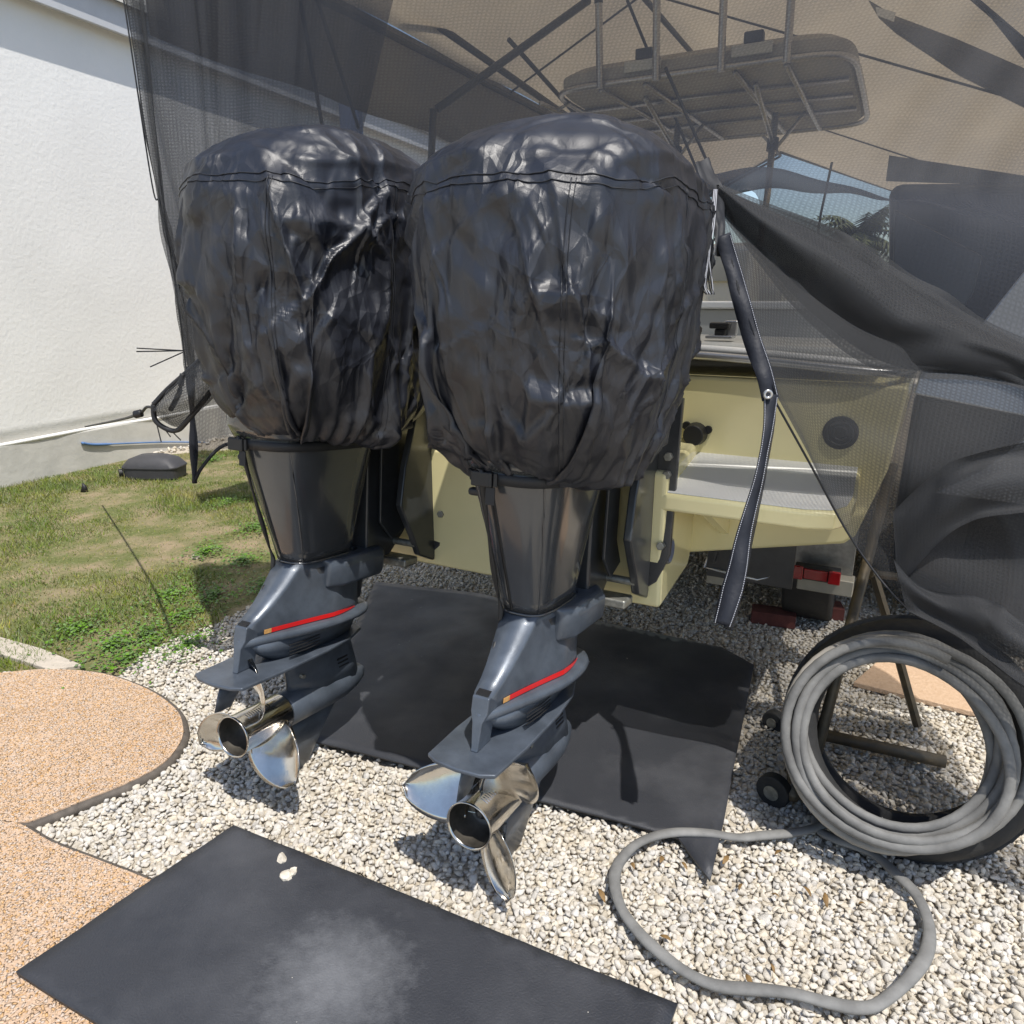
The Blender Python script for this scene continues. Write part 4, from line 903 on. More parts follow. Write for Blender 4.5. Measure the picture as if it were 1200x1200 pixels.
for yy in (y0t+.55, y0t+1.0, y0t+1.45): B('cross_tube', MB().tube([(x0t+.05,yy,zt_-.02),(x1t-.05,yy,zt_-.02)], .016, 8), M['alu'], ht, smooth=True)
for xx in (cxm-.62, cxm-.30, cxm+.30, cxm+.62): B('fore_tube', MB().tube([(xx,y0t+.03,zt_-.024),(xx*.9,y1t-.1,zt_-.024)], .018, 8), M['alu'], ht, smooth=True)
l1 = fy(905, 175, y0t+1.25); l2 = fy(792, 190, y0t+1.25)
for (xx, yy) in ((l1[0], y0t+1.25), (l2[0], y0t+1.25), (l1[0]+.02, y0t+.35), (l2[0]-.0, y0t+.35)):
    if yy > y0t+1: 
        B('leg_tube', MB().tube([(xx,yy,zt_-.03),(xx,yy-.03,2.3),(xx-.02,yy-.22,1.5),(xx-.02,yy-.25,1.1)], .026, 10), M['alu'], ht, smooth=True)
        B('leg_collar', MB().cyl((xx,yy,zt_-.21),(xx,yy-.01,zt_-.30),.045,16), M['anode'], ht)
        B('brace_tube', MB().tube([(xx,yy-.01,zt_-.25),(xx+.0,yy-.9,zt_-.03)], .018, 8), M['alu'], ht, smooth=True)
        B('brace_tube', MB().tube([(xx+.22,yy-.01,zt_-.05),(xx-.0,yy-.01,zt_-.32)], .014, 8), M['alu'], ht, smooth=True)
# side ladder tube at the port edge
B('side_tube', MB().tube([(x0t-.10,y0t+.05,zt_-.05),(x0t-.02,y1t-.1,zt_-.06)], .018, 8), M['alu'], ht, smooth=True)
for yy in (.3, .75, 1.2): B('side_rung', MB().tube([(x0t-.09,y0t+yy,zt_-.05),(x0t+.03,y0t+yy,zt_-.01)], .012, 6), M['alu'], ht, smooth=True)
# rod holders on the aft rim, spreader lights
for px_ in (706, 772, 848, 925):
    a = fy(px_, 45, y0t-.03); zb_ = zt_-.03; zz = zt_+.46
    rh = B('rod_holder', MB().cyl((a[0],y0t-.045,zb_),(a[0],y0t-.12,zz),.025,14), M['alu'], ht, smooth=False, bevel=.002)
    B('holder_cap', MB().cyl((a[0],y0t-.119,zz-.002),(a[0],y0t-.125,zz+.03),.029,14), M['anode'], rh)
for px_ in (756, 884):
    a = fy(px_, 32, y0t)
    lgt = B('spreader_light', MB().box((a[0]-.13,y0t-.03,zt_+.045),(a[0]+.13,y0t-.012,zt_+.115)), M['grey_gel'], ht, bevel=.008)
    B('light_bracket', MB().box((a[0]-.06,y0t-.01,zt_+.12),(a[0]+.06,y0t+.06,zt_+.19)), M['anode'], lgt, bevel=.01)

# ------------------------------------------------------------------ trailer
tr = empty('boat_trailer', (OB[0], OB[1], 0), -HD, 'boat trailer with tread-plate mudguard and red tail light under the yellow boat', 'trailer')
T = lambda name, mb, m, parent=tr, **k: mb.build(name, m, parent, **k)
for s_ in (-1, 1):
    T('frame_rail', MB().box((XC+s_*.62-.04,1.15,.40),(XC+s_*.62+.04,7.5,.52)), M['trailer'], bevel=.004)
    T('bunk', MB().box((XC+s_*.42-.05,1.05,.53),(XC+s_*.42+.05,4.5,.60)), M['anode'], bevel=.006)
T('cross_beam', MB().box((XC-.62,1.6,.40),(XC+.62,1.68,.48)), M['trailer'])
# tail bar, mudguard
m0 = fy(1000, 690, 1.30); m1 = fy(905, 665, 1.30)
xg1 = m0[0]; xg0 = m1[0]
T('tail_bar', MB().box((xg0+.10,1.28,.39),(xg1,1.36,.455)), M['trailer'], bevel=.005)
gd_ = [(1.38,.46),(1.36,.60),(1.50,.86),(1.75,.98),(2.7,.98),(2.95,.86),(3.08,.60),(3.05,.60),(2.93,.84),(2.69,.96),(1.76,.96),(1.52,.85),(1.38,.60),(1.40,.46)]
T('mudguard', MB().prism(gd_, xg1-.34, xg1-.02, 'x'), M['tread_plate'], bevel=.003)
T('mudguard_face', MB().box((xg1-.36,1.345,.455),(xg1-.01,1.357,.80)), M['tread_plate'], bevel=.002)
T('wheel', MB().cyl((xg1-.30,2.0,.33),(xg1-.08,2.0,.33),.33,28), M['tyre'], bevel=.02)
T('wheel', MB().cyl((xg1-.30,2.75,.33),(xg1-.08,2.75,.33),.33,28), M['tyre'], bevel=.02)
T('axle', MB().cyl((XC-1.0,2.0,.33),(xg1-.1,2.0,.33),.03,10), M['black_metal'])
t0 = fy(932, 664, 1.26); t1 = fy(984, 680, 1.26)
lt_ = T('tail_light', MB().box((t0[0],1.235,(t0[2]+t1[2])/2-.025),(t1[0],1.28,(t0[2]+t1[2])/2+.03)), M['anode'], bevel=.004)
zm = (t0[2]+t1[2])/2; xw = (t1[0]-t0[0])
T('red_lens', MB().box((t0[0]-.003,1.222,zm-.024),(t0[0]+xw*.20,1.236,zm+.030)), M['lens'], lt_, bevel=.004)
T('red_lens', MB().box((t0[0]+xw*.215,1.226,zm-.018),(t0[0]+xw*.74,1.236,zm+.022)), M['lens'], lt_, bevel=.003)
T('red_lens', MB().box((t0[0]+xw*.755,1.222,zm-.024),(t1[0]+.003,1.236,zm+.028)), M['lens'], lt_, bevel=.004)
# folded plate bracket of black sheet
b0 = fy(838, 655, 1.02); b1 = fy(922, 690, 1.02)
pb = MB()
pb.prism([(b0[0]-.00,.56),(b0[0]+.02,.66),(b1[0],.70),(b1[0]-.00,.69),(b0[0]+.03,.65),(b0[0]+.01,.56)], .95, 1.20, 'y')
T('plate_bracket', pb, M['black_metal'])
T('bracket_sheet', MB().box((b0[0]-.02,.975,.50),(b1[0]+.02,.99,.69)), M['black_metal'], bevel=.002)
T('bracket_arm', MB().tube([(b1[0]-.01,1.0,.70),(b1[0]-.06,.98,.53),(b1[0]-.10,.98,.515),(b0[0]+.02,.97,.53),(b0[0]-.03,.98,.53),(b0[0]+.0,1.0,.64)], .007, 6), M['rail'], smooth=True)
# bricks chocking the wheel
for px_, py_, rz_, lb in ((905, 732, -.35, 'dark red brick on the gravel below the tail light, the nearer of two'), (960, 724, -.2, 'dark red brick behind the nearer one, half in shadow')):
    p = gz(px_, py_, 0); o = MB().box((-.10,-.05,0),(.10,.05,.065)).build('brick', M['brick'], bevel=.005); o.location = (p[0], p[1], .012); o.rotation_euler = (0, 0, rz_); tag(o, lb, 'brick')

# ------------------------------------------------------------------ bare tyre, hose coil, loop and wheeled stand
tc_ = np.array([1.05, 1.74, .345]); ax = np.array([math.sin(R_(26))*math.cos(R_(22)), math.cos(R_(26))*math.cos(R_(22)), -math.sin(R_(22))])
ups = np.array([0,0,1.0]); e1 = np.cross(ax, ups); e1 /= np.linalg.norm(e1); e2 = np.cross(e1, ax)
rt = lambda r, t, d: tuple(tc_+e1*r*math.cos(t)+e2*r*math.sin(t)+ax*d)
prof = [(.240,.02),(.252,.0),(.27,-.012),(.305,.0),(.325,.025),(.332,.06),(.332,.15),(.325,.185),(.305,.21),(.27,.222),(.252,.21),(.240,.19),(.246,.17),(.27,.18),(.30,.15),(.30,.06),(.27,.03),(.246,.04)]
tc_ = tc_+ax*.02+e1*.045
ty = MB().loft([[rt(r, 2*PI*k/56, d) for r, d in prof] for k in range(56)], caps=False, closed=True).build('bare_tyre', M['tyre'], smooth=True)
tag(ty, 'bare black tyre without a rim, leaning behind the grey hose coil', 'tyre')
tb = MB()
for k in range(64):
    t = 2*PI*k/64
    for d0, d1, sh in ((.045,.085,0), (.100,.135,.5), (.150,.19,0)):
        a = t+sh*2*PI/64; ww = .036/.33
        V = [rt(r, a+q, d) for r in (.330,.339) for q, d in ((0,d0),(ww*1.5,d0+.008),(ww*1.5,d1+.008),(0,d1))]
        tb.add(V, [(0,3,2,1),(4,5,6,7),(0,1,5,4),(1,2,6,5),(2,3,7,6),(3,0,4,7)])
o = tb.build('tread_block', M['tyre'], ty); o['kind'] = 'stuff'
tc_ = tc_-ax*.02-e1*.045
# coil
def coil(turns, seed, rbase, name, mt, r0=.0165):
    rr = np.random.RandomState(seed); P = []; n = turns*44; ph = rr.uniform(0, 6, 6); am = rr.uniform(.004, .013, 6)
    for i in range(n+1):
        k = i/44; t = -2*PI*k+1.2; lay = k/turns
        r = rbase+.020*math.sin(k*2.1+ph[0])+am[1]*math.sin(t*2+ph[1]+k*.6)+am[2]*math.sin(t*3+ph[2]+k)+.016*math.sin(t+ph[3]+k*.9)
        d = -.02-.10*lay+.010*math.sin(t*1.3+ph[4])+.016*math.sin(t+ph[5])
        P.append(rt(r, t, d))
    return P
P = coil(8, 3, .250, 'coil', 'hose')
cr = empty('hose_coil', tuple(tc_), 0, 'thick coil of grey rubber hose hung on the leaning tyre', 'hose')
cr.location = (0, 0, 0)
MB().tube(P, .0130, 10, flat=.85, up=tuple(ax)).build('hose_turns', M['hose'], cr, smooth=True)
P2 = coil(4, 9, .250, 'coil', 'hose'); P2 = [tuple(np.array(p)+ax*.05) for p in P2]
MB().tube(P2, .0115, 9, flat=.8, up=tuple(ax)).build('dusty_turns', M['hose_tan'], cr, smooth=True)
lp = [(670,640),(625,655),(575,674),(520,684),(450,690),(380,696),(300,684),(200,683),(120,706),(68,750),(46,805),(62,880),(110,950),(172,1010),(240,1060),(320,1096),(420,1106),(520,1116),(620,1141),(700,1156),(762,1145),(842,1080),(890,1010),(896,930),(862,850),(802,788),(748,742),(690,716),(640,698),(600,676),(590,640)]
LP = smooth_path([gz(700+x/2.308, 680+y/2.308, .046+.004*math.sin(i)) for i, (x, y) in enumerate(lp)], 6)
tag(MB().tube(LP, [.0148+.0010*math.sin(i*.35) for i in range(len(LP))], 12, flat=.62).build('hose_loop', M['hose'], smooth=True), 'single wide loop of flat grey hose lying on the gravel at the lower right', 'hose')
# stand with two castors
st = empty('wheeled_stand', (0,0,0), 0, 'weathered steel stand with two black castors behind the hose coil', 'stand')
sb = np.array(gz(942, 938, .05)); stt = np.array(at(1046, 545, 2.42))
MB().tube([tuple(sb), tuple(stt)], .017, 8).build('upright', M['rust'], st, smooth=True)
s2 = np.array(at(1022, 668, 2.32)); s3 = np.array(at(1050, 760, 2.30)); MB().tube([tuple(s2), tuple(s3), tuple(gz(1075, 850, .03))], .016, 6).build('brace', M['rust'], st)
MB().tube([tuple(at(1020,672,2.31)), tuple(at(1052,676,2.36))], .014, 6).build('bracket', M['rust'], st)
c1_ = np.array(gz(925, 852, .06)); c2_ = np.array(gz(1108, 893, .05)); MB().tube([tuple(c1_), tuple(c2_)], .021, 10).build('base_bar', M['rust'], st, smooth=True)
c3_ = np.array(gz(930, 935, .06)); MB().tube([tuple(c1_+[0,0,.01]), tuple(c3_)], .017, 8).build('base_bar', M['rust'], st, smooth=True)
for (px_, py_, rr_) in ((907, 845, .040), (907, 926, .052)):
    c = np.array(gz(px_, py_, rr_)); w_ = MB().cyl(tuple(c+[-.012,-.012,0]), tuple(c+[.014,.014,0]), rr_, 26).build('castor_wheel', M['tyre'], st, bevel=.006)
    MB().cyl(tuple(c+[-.016,-.016,0]), tuple(c+[-.013,-.013,0]), rr_*.45, 16).build('hub', M['bolt'], w_)
    f_ = [(0,0,-.012),(.05,.012,.035),(.085,.03,.035),(.085,.03,-.01),(.03,.01,-.02)]
    MB().loft([[tuple(c+np.array(q)+[-.0,-.022,0]) for q in f_], [tuple(c+np.array(q)+[.004,-.018,0]) for q in f_]]).build('fork', M['rail'], st, bevel=.002)

# ------------------------------------------------------------------ parked dark vehicle on the right
vh = empty('parked_vehicle', (0,0,0), 0, 'tall black vehicle with pale panels, parked behind the black mesh on the right', 'vehicle')
VY = 3.05
def vq(pts, Y, th, name, m, bev=.01, parent=vh):
    V = [at(x, y, Y+dy) for x, y, dy in pts]; n = len(V); off = np.array([.55, .83, 0])*th
    V2 = [tuple(np.array(v)+off) for v in V]
    F = [tuple(range(n)), tuple(range(2*n-1, n-1, -1))]+[(i, (i+1) % n, n+(i+1) % n, n+i)[::-1] for i in range(n)]
    mb = MB(); mb.add(V+V2, F); return mb.build(name, m, parent, bevel=bev, seg=3)
vq([(1072,455,0),(1210,478,0),(1400,520,-.2),(1500,800,-.2),(1300,760,-.1),(1150,712,0),(1052,668,.1),(1046,610,.1)], VY, 1.6, 'lower_body', M['car'], .05)
vq([(1040,214,.25),(1200,213,.2),(1480,190,.1),(1560,420,-.1),(1210,455,.05),(1075,440,.15),(1040,330,.25)], VY+.05, 1.5, 'cab', M['car'], .05)
vq([(1048,245,.10),(1152,300,.08),(1140,345,.06),(1122,372,.04),(1046,330,.08)], VY+.03, .03, 'side_window', M['car_glass'], .006)
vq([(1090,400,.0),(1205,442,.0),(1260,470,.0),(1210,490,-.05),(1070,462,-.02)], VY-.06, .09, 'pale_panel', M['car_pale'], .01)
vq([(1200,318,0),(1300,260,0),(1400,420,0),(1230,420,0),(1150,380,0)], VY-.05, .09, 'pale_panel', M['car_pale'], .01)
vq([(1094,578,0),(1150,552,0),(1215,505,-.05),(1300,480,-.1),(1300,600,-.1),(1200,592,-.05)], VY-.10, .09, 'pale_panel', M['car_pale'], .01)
p = at(1250, 900, 3.1); MB().cyl((2.0,3.15,.36),(2.25,3.2,.36),.36,32).build('wheel', M['tyre'], vh, bevel=.03)
MB().cyl((2.0,5.2,.36),(2.25,5.25,.36),.36,32).build('wheel', M['tyre'], vh, bevel=.03)
# ------------------------------------------------------------------ canvas boat shelter (gable roof on poles)
ZE, ZP = 3.38, 3.98
sh = empty('canvas_shelter', (0,0,0), 0, 'tan canvas boat shelter with gable roof on dark steel poles over the boat', 'shelter')
eL0 = np.array(gz(408, 4, ZE)); eLd = np.array([FW[0], FW[1], 0])
Y0s, Y1s = -1.6, 9.6             # along the boat direction from eL0
pk = np.array(gz(915, 178, ZP)); 
# ridge and right eave as lines parallel to the boat
half = float((pk-eL0)[:2]@RT); rdir = np.array([RT[0], RT[1], 0])
def sp_(u, s):   # u: 0 left eave, 1 ridge, 2 right eave ; s along
    x = half*u if u <= 1 else half+5.2*(u-1); z = ZE+(ZP-ZE)*(1-abs(1-u)) if u <= 1 else ZP-2.05*(u-1); return eL0*[1,1,0]+rdir*x+eLd*s+np.array([0,0,z])
nu, ns = 24, 60; V = []
endS = float((pk-eL0)[:2]@FW)
SS = np.linspace(Y0s, endS, ns+1)
for i in range(nu+1):
    u = 2*i/nu
    for j, s in enumerate(SS):
        p = sp_(u, s); bay = (s-Y0s)/((endS-Y0s)/6); sag = -.05*math.sin(PI*(bay % 1))**2*math.sin(PI*(u % 1)); V.append(tuple(p+[0,0,sag+.012*math.sin(9*u+3*s)]))
F = [(i*(ns+1)+j, (i+1)*(ns+1)+j, (i+1)*(ns+1)+j+1, i*(ns+1)+j+1) for i in range(nu) for j in range(ns)]
mesh_obj('roof_canvas', V, F, M['canvas'], sh, smooth=True, solid=.003)
def side(u, z0, name, m, s0=Y0s, s1=None):
    s1 = endS if s1 is None else s1; V = []; n = 70
    for j in range(n+1):
        s = s0+(s1-s0)*j/n
        for k in range(5):
            p = sp_(u, s); z = p[2]-(p[2]-z0)*k/4; wv = .03*math.sin(s*5+k)*k/4; V.append(tuple(np.array([p[0], p[1], z])+rdir*wv))
    F = [(j*5+k, j*5+5+k, j*5+6+k, j*5+1+k) for j in range(n) for k in range(4)]
    return mesh_obj(name, V, F, m, sh, smooth=True, solid=.003)
side(0, ZE-.62, 'side_valance', M['canvas_grey'])
# far gable edge hem
for u0 in (0, 1): MB().tube([tuple(sp_(u0+k/10, endS)) for k in range(11)], .03, 6).build('gable_hem', M['canvas_grey'], sh, smooth=True)
# seams of the canvas
for s in (SS[0]+(endS-Y0s)/6*k for k in (2, 4)):
    for u0 in (0, 1): MB().tube([tuple(sp_(u0+k/10, s)-np.array([0,0,.02+.05*0])) for k in range(11)], .009, 6).build('canvas_seam', M['roofpole'], sh, smooth=True)
# frame poles
def pole(P, r, name='frame_pole'): return MB().tube([tuple(p) for p in P], r, 8).build(name, M['roofpole'], sh, smooth=True)
for u in (0, 1, 2): pole([sp_(u, Y0s)-[0,0,.06], sp_(u, endS)-[0,0,.06]], .024)
for u in (): pole([sp_(u, Y0s)-[0,0,.08], sp_(u, endS*.7)-[0,0,.08]], .018)
for k in (0, 3, 6):
    s = Y0s+(endS-Y0s)/6*k
    pole([sp_(0, s)-[0,0,.07], sp_(1, s)-[0,0,.07]], .02)
    if k > 5: pole([sp_(0, s)*[1,1,0], sp_(0, s)-[0,0,.03]], .028, 'leg_pole'); pole([sp_(2, s)*[1,1,0], sp_(2, s)-[0,0,.03]], .028, 'leg_pole')
pole([at(512,128,6.2), at(690,0,6.6)], .030, 'brace_pole')
pole([at(470,0,6.0), at(664,136,7.4)], .028, 'brace_pole')
pole([at(596,46,6.5), at(680,140,7.2)], .018, 'brace_pole')
pole([at(508,128,6.2), at(504,215,6.2)], .028, 'leg_pole')
# guy lines
for a, b in (((352,0,4.5),(378,150,5.2)), ((372,0,4.5),(420,150,5.4)), ((735,0,6),(870,330,7.5)), ((780,80,5),(860,260,6.5))):
    MB().tube([at(*a), at(*b)], .012, 6).build('tie_rope', M['anode'], sh)
MB().tube([at(975,190,9), at(962,250,9), at(950,330,9)], .014, 6).build('tie_rope', M['anode'], sh)
# blue-grey post against the wall
bpst = [at(407, 80, 8.2), at(407, 260, 8.2)]
tag(MB().box((bpst[0][0]-.10,8.15,0),(bpst[0][0]+.10,8.35,4.3)).build('wall_post', M['blue_post'], bevel=.01), 'blue-grey post beyond the mesh above the left cover', 'post')
# grey band above the dark vehicle
# neighbouring tan awning edge strip
aw = empty('rolled_awning', (0,0,0), 0, 'long folded grey canvas strip hanging high at the right behind the mesh', 'awning')
def strip3(A, Bp, name, m, parent, th=.02):
    V = [at(*p) for p in A]+[at(*p) for p in Bp[::-1]]; n = len(V); mb = MB(); V2 = [tuple(np.array(v)+[0.01, th, 0]) for v in V]
    mb.add(V+V2, [tuple(range(n)), tuple(range(2*n-1, n-1, -1))]+[(i, (i+1) % n, n+(i+1) % n, n+i)[::-1] for i in range(n)]); return mb.build(name, m, parent)
strip3([(1018,0,4.6),(1048,18,4.6),(1120,45,4.5),(1210,84,4.4),(1300,130,4.3)], [(1030,20,4.6),(1050,38,4.6),(1125,88,4.5),(1210,130,4.4),(1300,180,4.3)], 'canvas_strip', M['canvas_grey'], aw)
strip3([(1130,-8,4.2),(1220,60,4.1),(1300,110,4.1)], [(1140,-8,4.2),(1210,80,4.1),(1300,140,4.1)], 'strap_edge', M['anode'], aw)
strip3([(1026,8,4.5),(1048,14,4.5)], [(1028,18,4.5),(1046,25,4.5)], 'label_tab', M['white_gel'], aw, .004)
strip3([(1042,182,3.4),(1215,208,3.4),(1400,230,3.4)], [(1038,212,3.4),(1215,218,3.4),(1400,260,3.4)], 'lower_band', M['canvas_grey'], aw, .01)

# palm in the gap
pm = at(1010, 275, 24); pt = empty('palm_tree', (pm[0], pm[1], 0), 0, 'distant palm tree seen in the blue gap under the shelter roof', 'palm tree')
zc = pm[2]
MB().loft([rring(.0+.15*math.sin(k), 0, zc*k/8, .2-.06*k/8, .2-.06*k/8, 2, 12) for k in range(9)]).build('trunk', M['bark'], pt, smooth=True)
fr = np.random.RandomState(7); T_ = []
for k in range(46):
    a = fr.uniform(0, 2*PI); el = fr.uniform(-.5, 1.25); Lf = fr.uniform(1.3, 2.0); base = np.array([0, 0, zc]); pth = [base]
    d = np.array([math.cos(a)*math.cos(el), math.sin(a)*math.cos(el), math.sin(el)])
    for i in range(12): d = d+np.array([0,0,-.13]); d /= np.linalg.norm(d); pth.append(pth[-1]+d*Lf/12)
    for i in range(1, 13):
        w_ = .55*math.sin(PI*min(1, i/12+.12)); sdv = np.cross(d, [0,0,1]); sdv = sdv/ (np.linalg.norm(sdv)+1e-9)
        for s_ in (-1, 1):
            tip = pth[i]+sdv*s_*w_*.8+np.array([0,0,-.45*w_]); T_.append([pth[i-1], pth[i]*.75+pth[i-1]*.25, tip])
            tip2 = tip+fr.normal(size=3)*.06; T_.append([pth[i-1]*.4+pth[i]*.6, pth[i], tip2])
o = tri_mesh('fronds', np.array(T_), M['palm_leaf']); o.parent = pt; o['kind'] = 'stuff'
hg = MB()
# ------------------------------------------------------------------ black mesh
net = empty('shade_net', (0,0,0), 0, 'black shade mesh hung behind the motors and pulled down to the right', 'shade net')
def sheet(rows, nu, nv, name, m, parent=net, fold=None, uvs=None):
    """rows: list of polylines (top to bottom) of 3-D points; spline both ways"""
    RR = [np.array(smooth_path(r, 12)) for r in rows]
    L = []
    for r in RR:
        d = np.concatenate([[0], np.cumsum(np.linalg.norm(np.diff(r, axis=0), axis=1))]); t = np.linspace(0, d[-1], nu); L.append(np.stack([np.interp(t, d, r[:, a]) for a in range(3)], 1))
    G = np.zeros((nv, nu, 3))
    for j in range(nu):
        c = np.array(smooth_path([l[j] for l in L], 10)); t = np.linspace(0, len(c)-1, nv)
        for a in range(3): G[:, j, a] = np.interp(t, np.arange(len(c)), c[:, a])
    if fold is not None:
        du = np.gradient(G, axis=1); dv = np.gradient(G, axis=0); n = np.cross(du, dv); n /= np.linalg.norm(n, axis=2)[:, :, None]+1e-9
        U, W = np.meshgrid(np.linspace(0, 1, nu), np.linspace(0, 1, nv)); G = G+n*fold(U, W, G)[:, :, None]
    dU = np.linalg.norm(np.diff(G, axis=1), axis=2); U_ = np.concatenate([np.zeros((nv,1)), np.cumsum(dU, 1)], 1); dV = np.linalg.norm(np.diff(G, axis=0), axis=2); V_ = np.concatenate([np.zeros((1,nu)), np.cumsum(dV, 0)], 0)
    V_ = V_.mean(1)[:, None]+0*V_ ; U_ = U_.mean(0)[None]+0*U_
    F = [(a*nu+b, a*nu+b+1, (a+1)*nu+b+1, (a+1)*nu+b) for a in range(nv-1) for b in range(nu-1)]
    return mesh_obj(name, G.reshape(-1, 3), F, m, parent, smooth=True, uv=np.stack([U_, V_], 2).reshape(-1, 2)), G
def nz2(U, W, sx, sy, seed, o=2): return noise3(np.stack([U.ravel()*sx, W.ravel()*sy, 0*U.ravel()+seed*.37], 1), 1.0, seed, o).reshape(U.shape)
# back curtain
ZT = 3.25
top = [(-1.20,2.62,ZT),(-.9,2.66,ZT),(-.3,2.75,ZT),(.4,2.72,ZT),(1.2,2.6,ZT),(2.2,2.5,ZT),(3.2,2.4,ZT)]
mid = [at(186,250,2.62), at(262,250,2.66), at(420,240,2.72), at(640,220,2.66), at(850,185,2.42), at(1080,160,2.3), at(1400,150,2.25)]
low = [at(222,440,2.62), at(262,430,2.64), at(400,420,2.66), at(600,330,2.6), at(836,205,2.14), at(1080,250,2.06), at(1420,330,2.0)]
bot = [at(229,562,2.60), at(256,528,2.62), at(330,518,2.66), at(560,440,2.62), at(836,236,2.08), at(900,266,2.06), at(960,292,2.04), at(1080,356,2.0), at(1200,410,1.94), at(1420,480,1.87)]
fold = lambda U, W, G: .030*np.sin(U*95+3*nz2(U, W, 4, 2, 3))*(.4+.6*np.clip(1-U*2.2, 0, 1))*(.5+.5*W)*(1-W*np.clip(U*3, 0, 1))+.05*nz2(U, W, 7, 2, 5)*(1-.5*W)*(1-W*np.clip(U*3, 0, 1))
n1, G1 = sheet([top, mid, low, bot], 260, 80, 'back_curtain', M['net_back'], fold=fold)
# lower left piece below the curtain, beside the left cover
l1_ = [at(222,438,2.62), at(262,436,2.64), at(330,440,2.7)]
l2_ = [at(226,500,2.61), at(258,490,2.63), at(330,490,2.7)]
l3_ = [at(229,560,2.60), at(246,532,2.62), at(276,517,2.68)]
l3_ = [at(228,563,2.60), at(238,545,2.61), at(262,522,2.64), at(330,517,2.7)]
MB().tube(smooth_path([at(228,564,2.60), at(238,546,2.605), at(262,522,2.63), at(300,517,2.68)], 6), .007, 6).build('hem', M['webbing'], net, smooth=True)
MB().tube(smooth_path([at(222,430,2.60), at(226,500,2.60), at(228,566,2.60)], 6), [.012+.004*math.sin(i) for i in range(13)], 7).build('hem', M['webbing_shine'], net, smooth=True)
sheet([[(-1.19,2.68,ZT),(-.75,2.7,ZT),(-.15,2.80,ZT)],[at(190,250,2.7),at(262,250,2.7),at(400,250,2.76)],[at(224,440,2.68),at(262,430,2.68),at(330,430,2.7)]], 90, 50, 'inner_layer', M['net_back'], fold=lambda U, W, G: .03*np.sin(U*30+4*nz2(U, W, 3, 2, 13))+.02*nz2(U, W, 5, 2, 15))
# doubled selvedge down the left edge
e0 = [(-1.215,2.60,ZT), (-1.17,2.59,ZT), (-1.12,2.61,ZT)]
e1_ = [at(172,170,2.60), at(178,170,2.58), at(186,175,2.60)]
e2_ = [at(202,320,2.60), at(207,320,2.58), at(213,330,2.60)]
e3_ = [at(218,440,2.60), at(224,440,2.59), at(232,445,2.60)]
n3, _ = sheet([e0, e1_, e2_, e3_], 24, 60, 'selvedge', M['net'], fold=lambda U, W, G: .012*nz2(U, W, 3, 9, 6))
ed = smooth_path([(-1.225,2.595,ZT), at(145,0,2.60), at(178,215,2.60), at(188,240,2.595), at(205,330,2.60), at(219,440,2.60)], 8)
MB().tube(ed, .0025, 7).build('hem', M['webbing'], net, smooth=True)
# knotted loop of mesh on the left
k1 = [at(262,395,2.45), at(222,440,2.48), at(182,472,2.50)]; k2_ = [at(262,415,2.45), at(238,452,2.42), at(183,480,2.50)]
k3 = [at(258,450,2.46), at(222,490,2.48), at(182,485,2.50)]
sheet([[at(268,392,2.44), at(225,432,2.46), at(196,458,2.5), at(179,476,2.5)], [at(272,420,2.42), at(232,458,2.40), at(205,470,2.44), at(180,481,2.5)], [at(266,455,2.44), at(228,486,2.46), at(206,502,2.5), at(182,487,2.5)]], 40, 24, 'twisted_loop', M['net'], fold=lambda U, W, G: .012*nz2(U, W, 5, 5, 8))
for pth_ in ([(266,392,2.44),(225,431,2.46),(196,457,2.5),(180,474,2.5)], [(180,474,2.5),(183,494,2.5),(205,505,2.5),(222,490,2.46),(250,455,2.44)], [(214,438,2.45),(210,460,2.45),(200,480,2.5)]):
    MB().tube(smooth_path([at(*p) for p in pth_], 6), .009, 6).build('loop_hem', M['webbing'], net, smooth=True)
for a, b in (((216,411,2.58),(160,408,2.5)), ((216,411,2.58),(160,412,2.45)), ((214,413,2.58),(176,430,2.5)), ((182,490,2.5),(189,518,2.5)), ((196,500,2.5),(212,516,2.5)), ((188,496,2.5),(200,512,2.5))):
    MB().tube([at(*a), at(*b)], .0022, 5).build('loose_thread', M['anode'], net)
for a in ((265,360,2.5),(258,430,2.45)): pass
# band from the loop up to the cover
sheet([[at(225,330,2.58), at(236,400,2.5), at(262,455,2.35), at(285,500,2.3)], [at(240,330,2.58), at(254,390,2.5), at(276,445,2.36), at(300,495,2.3)]], 40, 8, 'draped_band', M['net'], fold=lambda U, W, G: .008*nz2(U, W, 9, 2, 2))
# cord to the wall with its black plug
MB().tube(smooth_path([at(180,478,2.5), at(172,477,2.55), at(166,484,2.6)], 5), .005, 6).build('cord', M['anode'], net, smooth=True)
tag(MB().tube(smooth_path([at(166,484,2.6), at(158,486,2.6)], 5), .014, 8).tube(smooth_path([at(160,486,2.6), at(140,492,3.4), at(100,500,5.0)], 5), .006, 6).build('tie_cord', M['anode'], smooth=True), 'grey cord with a black end plug tied to the mesh loop, leading to the wall', 'cord')

